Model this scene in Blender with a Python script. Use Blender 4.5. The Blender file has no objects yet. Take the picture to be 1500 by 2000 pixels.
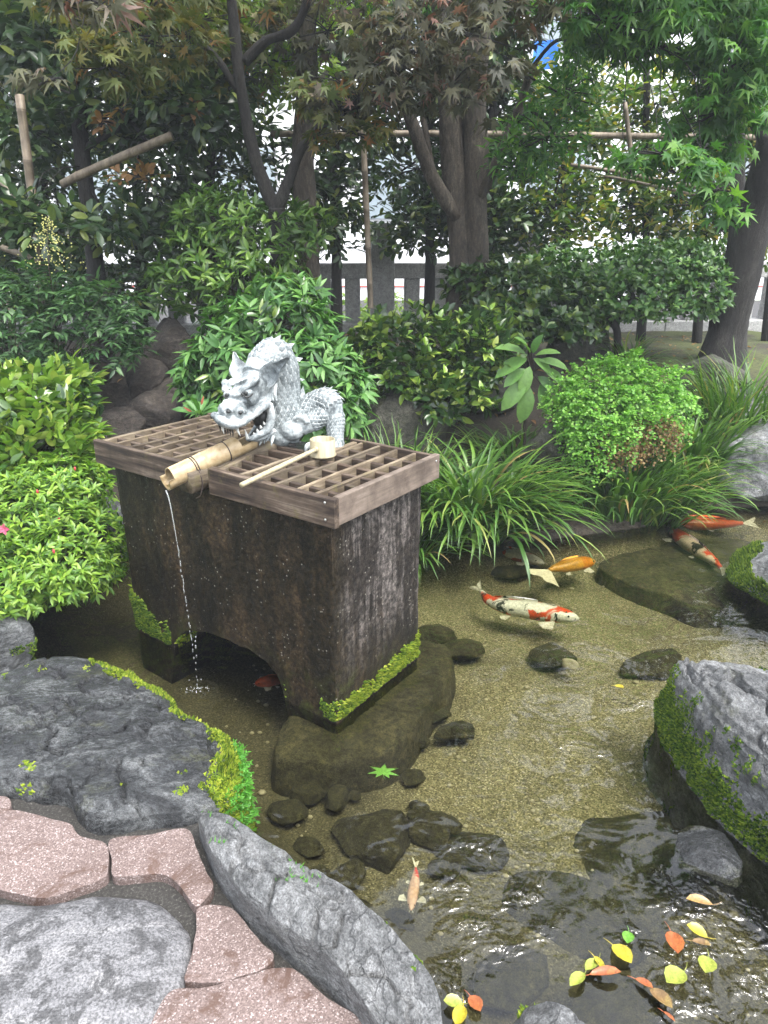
import bpy, math, random
import numpy as np
from mathutils import Vector, Matrix

# ------------------------------------------------------------------ camera, sky, sun, exposure
SC = bpy.context.scene
COL = SC.collection
R = math.radians
CAM_H, PITCH, FPX = 1.75, 0.361, 1390.0
cam = bpy.data.cameras.new('camera')
cam.sensor_fit = 'VERTICAL'; cam.sensor_height = 24.0; cam.sensor_width = 18.0
cam.lens = FPX / 2000.0 * 24.0
cam.clip_start = 0.05; cam.clip_end = 2000
camo = bpy.data.objects.new('camera', cam); COL.objects.link(camo)
camo.location = (0, 0, CAM_H); camo.rotation_euler = (math.pi / 2 - PITCH, 0, 0)
SC.camera = camo

SUN_EL, SUN_AZ = R(63), R(140)          # azimuth clockwise from +Y: behind the camera, to the right
world = bpy.data.worlds.new('World'); SC.world = world; world.use_nodes = True
wn, wl = world.node_tree.nodes, world.node_tree.links
bg = wn['Background']
sky = wn.new('ShaderNodeTexSky'); sky.sky_type = 'NISHITA'; sky.sun_disc = False
sky.sun_elevation = SUN_EL; sky.sun_rotation = SUN_AZ
sky.air_density = 1.0; sky.dust_density = 3.0; sky.ozone_density = 1.0
hs = wn.new('ShaderNodeHueSaturation'); hs.inputs['Saturation'].default_value = 0.3
wl.new(sky.outputs['Color'], hs.inputs['Color']); wl.new(hs.outputs['Color'], bg.inputs['Color'])
bg.inputs['Strength'].default_value = 0.15
sun = bpy.data.lights.new('sun', 'SUN'); sun.energy = 0.9; sun.angle = R(25); sun.color = (1.0, 0.96, 0.9)
suno = bpy.data.objects.new('sun', sun); COL.objects.link(suno)
sdir = Vector((math.sin(SUN_AZ) * math.cos(SUN_EL), math.cos(SUN_AZ) * math.cos(SUN_EL), math.sin(SUN_EL)))
suno.rotation_euler = sdir.to_track_quat('Z', 'Y').to_euler()
suno.location = (3, -3, 9)
vs = SC.view_settings
vs.view_transform = 'Standard'; vs.look = 'None'; vs.gamma = 1.0; vs.use_curve_mapping = False
vs.exposure = 2.25
SC.render.engine = 'CYCLES'
cy = SC.cycles
cy.use_denoising = True
cy.max_bounces = 6; cy.diffuse_bounces = 3; cy.glossy_bounces = 3; cy.transmission_bounces = 5
cy.transparent_max_bounces = 10; cy.caustics_reflective = False; cy.caustics_refractive = False
cy.sample_clamp_indirect = 6.0

# ------------------------------------------------------------------ geometry helpers
CT, ST = math.cos(PITCH), math.sin(PITCH)
def ray(u, v):
    a, b = (u - 750) / FPX, (v - 1000) / FPX
    return np.array([a, CT - b * ST, -ST - b * CT])
def G(u, v, z=0.0):                       # photo direction met with the level z
    d = ray(u, v); return np.array([0, 0, CAM_H]) + d * ((z - CAM_H) / d[2])
def A(u, v, y):                           # photo direction at distance y
    d = ray(u, v); return np.array([0, 0, CAM_H]) + d * (y / d[1])

def _hash(ix, iy, iz, seed):
    h = (ix * 374761393 + iy * 668265263 + iz * 1440662683 + seed * 1274126177) & 0xffffffff
    h = ((h ^ (h >> 13)) * 1274126177) & 0xffffffff
    h = ((h ^ (h >> 15)) * 2246822519) & 0xffffffff
    return (h ^ (h >> 16)).astype(np.float64) / 4294967295.0
def vnoise(p, seed=0):
    p = np.asarray(p, float); i = np.floor(p).astype(np.int64); f = p - i; f = f * f * (3 - 2 * f)
    out = 0
    for dx in (0, 1):
        wx = f[:, 0] if dx else 1 - f[:, 0]
        for dy in (0, 1):
            wy = f[:, 1] if dy else 1 - f[:, 1]
            for dz in (0, 1):
                wz = f[:, 2] if dz else 1 - f[:, 2]
                out = out + wx * wy * wz * _hash(i[:, 0] + dx, i[:, 1] + dy, i[:, 2] + dz, seed)
    return out * 2 - 1
def fbm(p, octaves=4, seed=0, gain=0.5):
    p = np.asarray(p, float); a, s, o = 1.0, 0.0, 0.0
    for k in range(octaves):
        o = o + a * vnoise(p * (2.0 ** k) + 17.3 * k, seed + k); s += a; a *= gain
    return o / s
def smooth(a, b, x): t = np.clip((x - a) / (b - a), 0, 1); return t * t * (3 - 2 * t)
def unit(v): v = np.asarray(v, float); return v / (np.linalg.norm(v, axis=-1, keepdims=True) + 1e-12)

class MB:
    def __init__(s): s.V = []; s.F = {}; s.n = 0
    def add(s, V, F):
        V = np.asarray(V, float).reshape(-1, 3); s.V.append(V)
        for f in ([F] if isinstance(F, np.ndarray) else F):
            f = np.asarray(f, int)
            if f.ndim == 1: f = f[None]
            s.F.setdefault(f.shape[1], []).append(f + s.n)
        s.n += len(V); return s
    def arrays(s):
        return np.concatenate(s.V), {k: np.concatenate(v) for k, v in s.F.items()}
    def tris(s):
        V, F = s.arrays(); T = []
        for k, f in F.items():
            for j in range(1, k - 1): T.append(f[:, [0, j, j + 1]])
        return V, np.concatenate(T)
def mesh_of(name, V, F, mat=None, smooth_shade=True):
    me = bpy.data.meshes.new(name); me.vertices.add(len(V))
    me.vertices.foreach_set('co', np.ascontiguousarray(V, np.float32).ravel())
    idx = []; st = []; p = 0
    for k, f in F.items():
        idx.append(f.ravel()); st.append(p + np.arange(len(f)) * k); p += f.size
    idx = np.concatenate(idx).astype(np.int32); st = np.concatenate(st).astype(np.int32)
    me.loops.add(len(idx)); me.loops.foreach_set('vertex_index', idx)
    me.polygons.add(len(st)); me.polygons.foreach_set('loop_start', st)
    me.polygons.foreach_set('use_smooth', np.full(len(st), smooth_shade, bool))
    me.update(calc_edges=True)
    if mat: me.materials.append(mat)
    return me
def wloc(o):
    l = np.zeros(3)
    while o is not None: l = l + np.array(o.location); o = o.parent
    return l
def tag(o, label=None, cat=None, group=None, kind=None):
    if label: o['label'] = label
    if cat: o['category'] = cat
    if group: o['group'] = group
    if kind: o['kind'] = kind
    return o
def mk(name, mb, mat, parent=None, local=False, sm=True, origin=None):
    V, F = mb.arrays() if isinstance(mb, MB) else (mb[0], mb[1] if isinstance(mb[1], dict) else {mb[1].shape[1]: mb[1]})
    if parent is None:
        o0 = np.array(origin) if origin is not None else np.array([(V[:, 0].min() + V[:, 0].max()) / 2, (V[:, 1].min() + V[:, 1].max()) / 2, V[:, 2].min()])
    else: o0 = np.zeros(3) if local else wloc(parent)
    me = mesh_of(name, V - o0, F, mat, sm)
    o = bpy.data.objects.new(name, me); COL.objects.link(o)
    if parent is None: o.location = o0
    else: o.parent = parent
    return o
def inst(name, me, parent, loc, rz=0.0, scale=None):
    o = bpy.data.objects.new(name, me); COL.objects.link(o); o.parent = parent
    o.location = loc; o.rotation_euler = (0, 0, rz)
    if scale is not None: o.scale = scale
    return o
def empty(name, loc, rz=0.0):
    o = bpy.data.objects.new(name, None); COL.objects.link(o); o.location = loc; o.rotation_euler = (0, 0, rz)
    o.empty_display_size = 0.1; return o

def catmull(P, n):
    P = np.asarray(P, float); Q = np.vstack([2 * P[0] - P[1], P, 2 * P[-1] - P[-2]]); out = []
    m = len(P) - 1
    for t in np.linspace(0, m, n):
        i = min(int(t), m - 1); f = t - i; a, b, c, d = Q[i:i + 4]
        out.append(0.5 * (2 * b + (c - a) * f + (2 * a - 5 * b + 4 * c - d) * f * f + (3 * b - a - 3 * c + d) * f ** 3))
    return np.array(out)
def closed_curve(P, n):
    P = np.asarray(P, float); m = len(P); out = []
    for t in np.linspace(0, m, n, endpoint=False):
        i = int(t); f = t - i; a, b, c, d = P[(i - 1) % m], P[i % m], P[(i + 1) % m], P[(i + 2) % m]
        out.append(0.5 * (2 * b + (c - a) * f + (2 * a - 5 * b + 4 * c - d) * f * f + (3 * b - a - 3 * c + d) * f ** 3))
    return np.array(out)
def tube(P, rad, sides=8, n=None, flat=1.0, bump=0.0, seed=0, cap=True, up=None):
    P = np.asarray(P, float); rad = np.full(len(P), rad) if np.isscalar(rad) else np.asarray(rad, float)
    if n:
        rad = np.interp(np.linspace(0, len(P) - 1, n), np.arange(len(P)), rad); P = catmull(P, n) if len(P) > 2 else np.linspace(P[0], P[1], n)
    T = unit(np.gradient(P, axis=0)); u0 = np.array([0, 0, 1.0]) if up is None else np.array(up, float)
    if abs(T[0] @ u0) > 0.9: u0 = np.array([1.0, 0, 0])
    N = []; x = unit(np.cross(u0, T[0]))
    for t in T:
        x = unit(x - t * (x @ t)); N.append(x)
    N = np.array(N); B = np.cross(T, N)
    a = np.linspace(0, 2 * math.pi, sides, endpoint=False)
    rr = rad[:, None] * np.ones(sides)
    V = P[:, None] + rr[..., None] * (np.cos(a)[None, :, None] * N[:, None] + flat * np.sin(a)[None, :, None] * B[:, None])
    V = V.reshape(-1, 3)
    if bump:
        C = np.repeat(P, sides, 0); d = unit(V - C)
        V = V + d * (fbm(V * np.array([14, 14, 5.0]), 4, seed) * bump)[:, None]
    m = len(P); i = np.arange(m - 1)[:, None] * sides; j = np.arange(sides)[None]; k = (j + 1) % sides
    F = [np.stack([i + j, i + k, i + k + sides, i + j + sides], -1).reshape(-1, 4)]
    if cap: F += [np.arange(sides)[::-1], np.arange(sides) + (m - 1) * sides]
    return V, F
def bar(p0, p1, w, h, up=(0, 0, 1), ch=0.0025, warp=0.0, seed=0, n=2):
    p0, p1 = np.asarray(p0, float), np.asarray(p1, float); t = unit(p1 - p0); x = unit(np.cross(np.asarray(up, float), t)); z = np.cross(t, x)
    a, b = w / 2, h / 2
    pr = np.array([(-a + ch, -b), (a - ch, -b), (a, -b + ch), (a, b - ch), (a - ch, b), (-a + ch, b), (-a, b - ch), (-a, -b + ch)])
    V = []
    for k, s in enumerate(np.linspace(0, 1, n)):
        c = p0 + (p1 - p0) * s
        if warp: c = c + x * warp * vnoise(np.array([[s * 3 + seed, 0.3, seed]]), seed)[0] + z * warp * vnoise(np.array([[s * 3 + seed, 5.3, seed]]), seed)[0]
        V.append(c + pr[:, :1] * x + pr[:, 1:] * z)
    V = np.concatenate(V); j = np.arange(8); k = (j + 1) % 8
    F = [np.stack([i * 8 + j, i * 8 + k, i * 8 + 8 + k, i * 8 + 8 + j], -1) for i in range(n - 1)] + [j[::-1].copy(), j + (n - 1) * 8]
    return V, F
def ball(c, r, seg=10, rings=7):
    r = np.array(r) * np.ones(3); V = [[0, 0, -1]]
    for i in range(1, rings):
        p = -math.pi / 2 + math.pi * i / rings
        for j in range(seg): q = 2 * math.pi * j / seg; V.append([math.cos(p) * math.cos(q), math.cos(p) * math.sin(q), math.sin(p)])
    V.append([0, 0, 1]); V = np.array(V) * r + np.array(c); F4 = []; F3 = []
    for j in range(seg):
        k = (j + 1) % seg; F3.append([0, 1 + k, 1 + j])
        for i in range(rings - 2): b = 1 + i * seg; F4.append([b + j, b + k, b + seg + k, b + seg + j])
        b = 1 + (rings - 2) * seg; F3.append([b + j, b + k, len(V) - 1])
    return V, [np.array(F4), np.array(F3)]
def grid(nx, ny, base=0):
    i = np.arange(ny - 1)[:, None] * nx; j = np.arange(nx - 1)[None]
    return np.stack([i + j, i + j + 1, i + j + 1 + nx, i + j + nx], -1).reshape(-1, 4) + base

# ------------------------------------------------------------------ materials
def newmat(name):
    m = bpy.data.materials.new(name); m.use_nodes = True; nt = m.node_tree
    return m, nt.nodes, nt.links, nt.nodes['Principled BSDF']
def N(nodes, kind, **kw):
    n = nodes.new('ShaderNode' + kind)
    for k, v in kw.items():
        if k in n.inputs: n.inputs[k].default_value = v
        else: setattr(n, k, v)
    return n
def ramp(nodes, stops, interp='LINEAR'):
    r = nodes.new('ShaderNodeValToRGB'); e = r.color_ramp.elements; r.color_ramp.interpolation = interp
    while len(e) < len(stops): e.new(0.5)
    for q, (p, c) in zip(e, stops): q.position = p; q.color = tuple(c) + (1,) if len(c) == 3 else c
    return r
def coords(nodes, links, scale=(1, 1, 1), out='Object'):
    t = nodes.new('ShaderNodeTexCoord'); mp = nodes.new('ShaderNodeMapping'); mp.inputs['Scale'].default_value = scale
    links.new(t.outputs[out], mp.inputs['Vector']); return mp.outputs['Vector']
def noise(nodes, links, vec, scale, detail=6, rough=0.6, dist=0.0):
    n = N(nodes, 'TexNoise', Scale=scale, Detail=detail, Roughness=rough, Distortion=dist); links.new(vec, n.inputs['Vector']); return n.outputs['Fac']
def mixc(nodes, links, fac, a, b, mode='MIX'):
    m = nodes.new('ShaderNodeMix'); m.data_type = 'RGBA'; m.blend_type = mode
    for sock, v in ((m.inputs[0], fac), (m.inputs[6], a), (m.inputs[7], b)):
        if hasattr(v, 'links'): links.new(v, sock)
        elif isinstance(v, (int, float)): sock.default_value = v
        else: sock.default_value = tuple(v) + (1,) if len(v) == 3 else v
    return m.outputs[2]
def bump(nodes, links, height, strength, dist, bsdf, prev=None):
    b = N(nodes, 'Bump', Strength=strength, Distance=dist); links.new(height, b.inputs['Height'])
    if prev is not None: links.new(prev, b.inputs['Normal'])
    links.new(b.outputs['Normal'], bsdf.inputs['Normal']); return b.outputs['Normal']

def leaf_mat(name, stops, rough=0.42, trans=0.25, spec=0.5, tmul=(1.3, 1.5, 0.6)):
    m, n, l, b = newmat(name)
    g = n.new('ShaderNodeNewGeometry'); oi = n.new('ShaderNodeObjectInfo')
    a = N(n, 'Math', operation='ADD'); l.new(g.outputs['Random Per Island'], a.inputs[0]); l.new(oi.outputs['Random'], a.inputs[1])
    f = N(n, 'Math', operation='FRACT'); l.new(a.outputs[0], f.inputs[0])
    r = ramp(n, stops); l.new(f.outputs[0], r.inputs[0])
    vec = coords(n, l); nz = noise(n, l, vec, 9, 3)
    rr = ramp(n, [(0.25, (0.7, 0.72, 0.7)), (0.75, (1.2, 1.18, 1.1))]); l.new(nz, rr.inputs[0])
    col = mixc(n, l, 1.0, r.outputs[0], rr.outputs[0], 'MULTIPLY')
    l.new(col, b.inputs['Base Color']); b.inputs['Roughness'].default_value = rough; b.inputs['Specular IOR Level'].default_value = spec
    t = n.new('ShaderNodeBsdfTranslucent'); l.new(mixc(n, l, 1.0, col, tmul, 'MULTIPLY'), t.inputs['Color'])
    mx = n.new('ShaderNodeMixShader'); mx.inputs[0].default_value = trans
    l.new(b.outputs[0], mx.inputs[1]); l.new(t.outputs[0], mx.inputs[2]); l.new(mx.outputs[0], n['Material Output'].inputs['Surface'])
    return m
def rock_mat(name, dark, mid, light, scale=4.0, rough=0.75, bmp=0.6, strata=(1, 1, 1), spots=None, lichen=0.0, crack=0.0):
    m, n, l, b = newmat(name); vec = coords(n, l, strata)
    a = noise(n, l, vec, scale, 10, 0.72, 0.8); r = ramp(n, [(0.3, dark), (0.5, mid), (0.68, light)]); l.new(a, r.inputs[0])
    c = noise(n, l, vec, scale * 8, 8, 0.75, 0.3); rr = ramp(n, [(0.36, (0.42, 0.42, 0.42)), (0.5, (0.95, 0.95, 0.95)), (0.64, (1.55, 1.55, 1.55))]); l.new(c, rr.inputs[0])
    col = mixc(n, l, 1.0, r.outputs[0], rr.outputs[0], 'MULTIPLY')
    e = noise(n, l, vec, scale * 45, 4, 0.7); er = ramp(n, [(0.38, (0.55,) * 3), (0.62, (1.4,) * 3)]); l.new(e, er.inputs[0]); col = mixc(n, l, 1.0, col, er.outputs[0], 'MULTIPLY')
    h = None
    if crack:
        d = n.new('ShaderNodeVectorMath'); d.operation = 'MULTIPLY_ADD'; nzc = N(n, 'TexNoise', Scale=scale * 1.5, Detail=5.0); l.new(vec, nzc.inputs['Vector']); l.new(nzc.outputs['Color'], d.inputs[0]); d.inputs[1].default_value = (0.5, 0.5, 0.5); l.new(vec, d.inputs[2])
        vo = N(n, 'TexVoronoi', Scale=scale * 1.6, feature='DISTANCE_TO_EDGE'); l.new(d.outputs[0], vo.inputs['Vector'])
        cr = ramp(n, [(0.0, (0, 0, 0)), (0.05, (1, 1, 1))]); l.new(vo.outputs['Distance'], cr.inputs[0]); h = cr.outputs[0]
        kk = ramp(n, [(0.45, (0, 0, 0)), (0.6, (crack,) * 3)]); l.new(noise(n, l, vec, scale * 0.8, 4), kk.inputs[0]); inv = N(n, 'Math', operation='SUBTRACT'); inv.inputs[0].default_value = 1.0; l.new(h, inv.inputs[1])
        mm_ = N(n, 'Math', operation='MULTIPLY'); l.new(inv.outputs[0], mm_.inputs[0]); l.new(kk.outputs[0], mm_.inputs[1]); col = mixc(n, l, mm_.outputs[0], col, dark); h = mm_.outputs[0]
    if spots:
        s = noise(n, l, vec, scale * 2.2, 5, 0.6); sr = ramp(n, [(0.6, (0, 0, 0)), (0.68, (1, 1, 1))]); l.new(s, sr.inputs[0])
        col = mixc(n, l, sr.outputs[0], col, spots)
    if lichen:
        s = noise(n, l, vec, scale * 1.3, 9, 0.78); sr = ramp(n, [(0.56, (0, 0, 0)), (0.72, (lichen,) * 3)]); l.new(s, sr.inputs[0])
        col = mixc(n, l, sr.outputs[0], col, (0.15, 0.16, 0.04))
    l.new(col, b.inputs['Base Color']); b.inputs['Roughness'].default_value = rough
    bb = bump(n, l, a, bmp, 0.04, b); bb = bump(n, l, c, bmp, 0.012, b, bb); bb = bump(n, l, e, bmp * 0.7, 0.003, b, bb)
    if h is not None:
        bk = N(n, 'Bump', Strength=0.8, Distance=0.012, invert=True); l.new(h, bk.inputs['Height']); l.new(bb, bk.inputs['Normal']); l.new(bk.outputs[0], b.inputs['Normal'])
    return m
def wood_mat(name, stops, axis=0, rough=0.75, spots=True):
    m, n, l, b = newmat(name); sc = [26.0, 26.0, 26.0]; sc[axis] = 1.8
    vec = coords(n, l, tuple(sc)); a = noise(n, l, vec, 1.6, 6, 0.65, 0.5); r = ramp(n, stops); l.new(a, r.inputs[0])
    v2 = coords(n, l); c = noise(n, l, v2, 6, 6, 0.7); rr = ramp(n, [(0.35, (0.45, 0.42, 0.4)), (0.62, (1.15, 1.15, 1.15))]); l.new(c, rr.inputs[0])
    col = mixc(n, l, 1.0, r.outputs[0], rr.outputs[0], 'MULTIPLY')
    if spots:
        d = noise(n, l, v2, 11, 5, 0.7); dr = ramp(n, [(0.58, (0, 0, 0)), (0.75, (0.7, 0.7, 0.7))]); l.new(d, dr.inputs[0])
        col = mixc(n, l, dr.outputs[0], col, (0.13, 0.12, 0.03))
    oi = n.new('ShaderNodeObjectInfo'); orr = ramp(n, [(0, (0.72, 0.7, 0.68)), (1, (1.2, 1.15, 1.1))]); l.new(oi.outputs['Random'], orr.inputs[0])
    col = mixc(n, l, 1.0, col, orr.outputs[0], 'MULTIPLY')
    l.new(col, b.inputs['Base Color']); b.inputs['Roughness'].default_value = rough
    bump(n, l, a, 0.5, 0.004, b); return m
def plain(name, col, rough=0.6, metal=0.0, var=0.25, scale=20):
    m, n, l, b = newmat(name); vec = coords(n, l); a = noise(n, l, vec, scale, 5)
    r = ramp(n, [(0.3, tuple(c * (1 - var) for c in col)), (0.7, tuple(min(1, c * (1 + var)) for c in col))]); l.new(a, r.inputs[0])
    l.new(r.outputs[0], b.inputs['Base Color']); b.inputs['Roughness'].default_value = rough; b.inputs['Metallic'].default_value = metal
    bump(n, l, a, 0.15, 0.003, b); return m
M = {}
# ---- shared materials
M['trunk_dark'] = rock_mat('dark_bark', (0.007, 0.006, 0.006), (0.017, 0.015, 0.013), (0.036, 0.033, 0.028), 9, 0.85, 0.9, (1, 1, 0.25))
M['trunk'] = rock_mat('brown_bark', (0.02, 0.016, 0.012), (0.05, 0.04, 0.03), (0.1, 0.086, 0.067), 7, 0.85, 0.8, (1, 1, 0.3))
M['twig'] = plain('twig_bark', (0.035, 0.026, 0.018), 0.8)
M['bamboo_old'] = wood_mat('weathered_bamboo', [(0.3, (0.09, 0.075, 0.055)), (0.6, (0.2, 0.17, 0.125))], 2, 0.6, False)
M['rock'] = rock_mat('grey_rock', (0.025, 0.028, 0.03), (0.075, 0.08, 0.085), (0.19, 0.2, 0.205), 3.5, 0.6, 0.9, (1, 1, 2.2), None, 0.5, 0.6)
M['rock_light'] = rock_mat('pale_grey_rock', (0.065, 0.068, 0.07), (0.15, 0.155, 0.158), (0.27, 0.274, 0.276), 4.0, 0.6, 1.0, (1.25, 0.85, 1.5), None, 0.35, 0.7)
M['rock_wet'] = rock_mat('wet_dark_rock', (0.016, 0.017, 0.019), (0.05, 0.054, 0.058), (0.17, 0.178, 0.182), 7.0, 0.26, 1.0, (0.9, 1.5, 1.2), None, 0.35, 0.8)
M['rock_brown'] = rock_mat('brown_rock', (0.016, 0.012, 0.010), (0.045, 0.036, 0.03), (0.1, 0.085, 0.07), 4.5, 0.75, 1.0, (1, 1, 1.5), None, 0.15, 0.7)
M['rock_moss'] = rock_mat('mossy_dark_rock', (0.02, 0.02, 0.016), (0.05, 0.05, 0.037), (0.095, 0.09, 0.07), 4.0, 0.8, 0.8, (1, 1, 1), None, 0.4, 0.4)
M['rock_under'] = rock_mat('algae_covered_rock', (0.02, 0.019, 0.008), (0.055, 0.05, 0.02), (0.15, 0.132, 0.065), 5.0, 0.9, 1.0)
M['granite'] = rock_mat('fence_granite', (0.2, 0.2, 0.198), (0.36, 0.36, 0.355), (0.5, 0.5, 0.495), 30, 0.85, 0.4)
M['moss'] = leaf_mat('moss', [(0, (0.05, 0.1, 0.012)), (0.35, (0.13, 0.2, 0.018)), (0.8, (0.24, 0.31, 0.028)), (1, (0.34, 0.37, 0.055))], 0.8, 0.3, 0.2)
M['moss_green'] = leaf_mat('green_moss', [(0, (0.02, 0.05, 0.01)), (0.5, (0.075, 0.14, 0.016)), (1, (0.2, 0.27, 0.03))], 0.8, 0.3, 0.2)
M['sprig'] = leaf_mat('fresh_sprig', [(0, (0.05, 0.2, 0.02)), (1, (0.12, 0.36, 0.04))], 0.5, 0.3)

# ------------------------------------------------------------------ terrain
POND = np.array([(-1.5, 2.3), (-1.9, 2.9), (-1.85, 3.5), (-1.35, 4.15), (0.2, 4.12), (1.0, 4.2), (1.7, 4.42), (2.3, 4.78), (3.2, 4.85), (3.4, 3.0),
                 (2.7, 1.7), (2.2, 0.7), (1.2, 0.0), (0.45, 0.3), (0.16, 0.95), (-0.06, 1.36), (-0.4, 1.62), (-0.75, 1.98)])
def pond_sd(x, y):
    d = np.full(x.shape, 1e9); ins = np.zeros(x.shape, bool); P = POND
    for k in range(len(P)):
        a, b = P[k], P[(k + 1) % len(P)]; e = b - a
        t = np.clip(((x - a[0]) * e[0] + (y - a[1]) * e[1]) / (e @ e), 0, 1)
        d = np.minimum(d, np.hypot(x - a[0] - t * e[0], y - a[1] - t * e[1]))
        ins ^= ((a[1] > y) != (b[1] > y)) & (x < (b[0] - a[0]) * (y - a[1]) / (b[1] - a[1] + 1e-12) + a[0])
    return np.where(ins, -d, d)
def terrain_z(x, y):
    x, y = np.asarray(x, float), np.asarray(y, float); sd = pond_sd(x, y)
    p = np.stack([x, y, 0 * x], -1)
    nz = fbm(p.reshape(-1, 3) * 2.3, 4, 3).reshape(x.shape)
    bank = 0.7 * smooth(4.3, 6.5, y) * (1 - smooth(8.25, 8.9, y) * 0.25)
    land = 0.03 + 0.09 * smooth(0.0, 0.3, sd) + bank + 0.035 * nz * smooth(0, 0.4, sd) * (1 - smooth(8, 9, y))
    bed = 0.03 - 0.25 * smooth(0.0, 0.3, -sd) + 0.02 * nz * smooth(0.1, 0.5, -sd)
    return np.where(sd < 0, bed, land)
def axis_pts(a, b, step, far):
    core = np.arange(a, b + 1e-6, step); g = step * 1.5 ** np.arange(1, 60); g = np.cumsum(g); g = g[g < far]
    return np.concatenate([(a - g)[::-1], core, b + g])
gx, gy = axis_pts(-4.5, 5.0, 0.05, 600), axis_pts(-0.5, 9.2, 0.05, 600)
X, Y = np.meshgrid(gx, gy); Z = terrain_z(X, Y)
V = np.stack([X, Y, Z], -1).reshape(-1, 3)
m, n, l, b = newmat('garden_soil'); vec = coords(n, l, out='Object')
a = noise(n, l, vec, 1.6, 6, 0.65); c = noise(n, l, vec, 60, 5, 0.7)
sep = n.new('ShaderNodeSeparateXYZ'); l.new(vec, sep.inputs[0])
soil = ramp(n, [(0.35, (0.012, 0.01, 0.007)), (0.65, (0.05, 0.04, 0.026))]); l.new(c, soil.inputs[0])
mossc = ramp(n, [(0.35, (0.025, 0.035, 0.008)), (0.65, (0.085, 0.1, 0.024))]); l.new(c, mossc.inputs[0])
mf = ramp(n, [(0.42, (0, 0, 0)), (0.55, (1, 1, 1))]); l.new(a, mf.inputs[0])
my = N(n, 'MapRange'); my.inputs['From Min'].default_value = 5.3; my.inputs['From Max'].default_value = 5.9; l.new(sep.outputs[1], my.inputs['Value'])
mxm = N(n, 'MapRange'); mxm.inputs['From Min'].default_value = 1.2; mxm.inputs['From Max'].default_value = 1.9; l.new(sep.outputs[0], mxm.inputs['Value'])
mm1 = N(n, 'Math', operation='MULTIPLY'); l.new(my.outputs[0], mm1.inputs[0]); l.new(mxm.outputs[0], mm1.inputs[1]); mm2 = N(n, 'Math', operation='MULTIPLY'); l.new(mm1.outputs[0], mm2.inputs[0]); l.new(mf.outputs[0], mm2.inputs[1])
land = mixc(n, l, mm2.outputs[0], soil.outputs[0], mossc.outputs[0])
sv_ = N(n, 'TexVoronoi', Scale=200.0); l.new(vec, sv_.inputs['Vector']); sc_ = n.new('ShaderNodeSeparateColor'); l.new(sv_.outputs['Color'], sc_.inputs[0])
sand = ramp(n, [(0.0, (0.06, 0.053, 0.026)), (0.35, (0.155, 0.137, 0.076)), (0.7, (0.25, 0.225, 0.135)), (0.92, (0.34, 0.3, 0.17)), (1.0, (0.55, 0.5, 0.35))]); l.new(sc_.outputs[0], sand.inputs[0])
# murk and shade of the water painted into the sand: uneven, stronger near and left
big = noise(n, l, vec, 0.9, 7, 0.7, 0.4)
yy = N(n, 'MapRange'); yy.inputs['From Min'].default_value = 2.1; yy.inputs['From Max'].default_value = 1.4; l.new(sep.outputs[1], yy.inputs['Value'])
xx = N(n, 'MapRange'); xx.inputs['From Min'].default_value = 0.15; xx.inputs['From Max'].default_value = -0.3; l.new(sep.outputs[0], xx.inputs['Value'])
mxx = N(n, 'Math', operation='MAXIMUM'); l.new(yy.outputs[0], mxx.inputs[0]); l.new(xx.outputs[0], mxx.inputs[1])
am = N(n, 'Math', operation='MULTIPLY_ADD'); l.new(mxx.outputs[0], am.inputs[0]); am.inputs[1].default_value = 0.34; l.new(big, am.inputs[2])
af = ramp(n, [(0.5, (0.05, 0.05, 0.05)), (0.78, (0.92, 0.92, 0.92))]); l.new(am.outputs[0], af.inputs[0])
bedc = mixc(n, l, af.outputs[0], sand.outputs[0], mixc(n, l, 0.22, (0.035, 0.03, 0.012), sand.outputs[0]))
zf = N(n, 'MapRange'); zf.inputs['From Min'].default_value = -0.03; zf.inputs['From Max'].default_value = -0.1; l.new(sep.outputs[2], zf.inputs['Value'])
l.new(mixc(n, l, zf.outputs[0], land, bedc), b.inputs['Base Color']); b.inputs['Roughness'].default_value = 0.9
bb = bump(n, l, c, 0.5, 0.012, b); bump(n, l, noise(n, l, vec, 7, 5), 0.4, 0.03, b, bb)
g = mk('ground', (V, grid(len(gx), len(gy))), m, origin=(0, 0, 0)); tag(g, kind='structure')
T3 = None
def tz(x, y): return float(terrain_z(np.array([x]), np.array([y]))[0])

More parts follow.
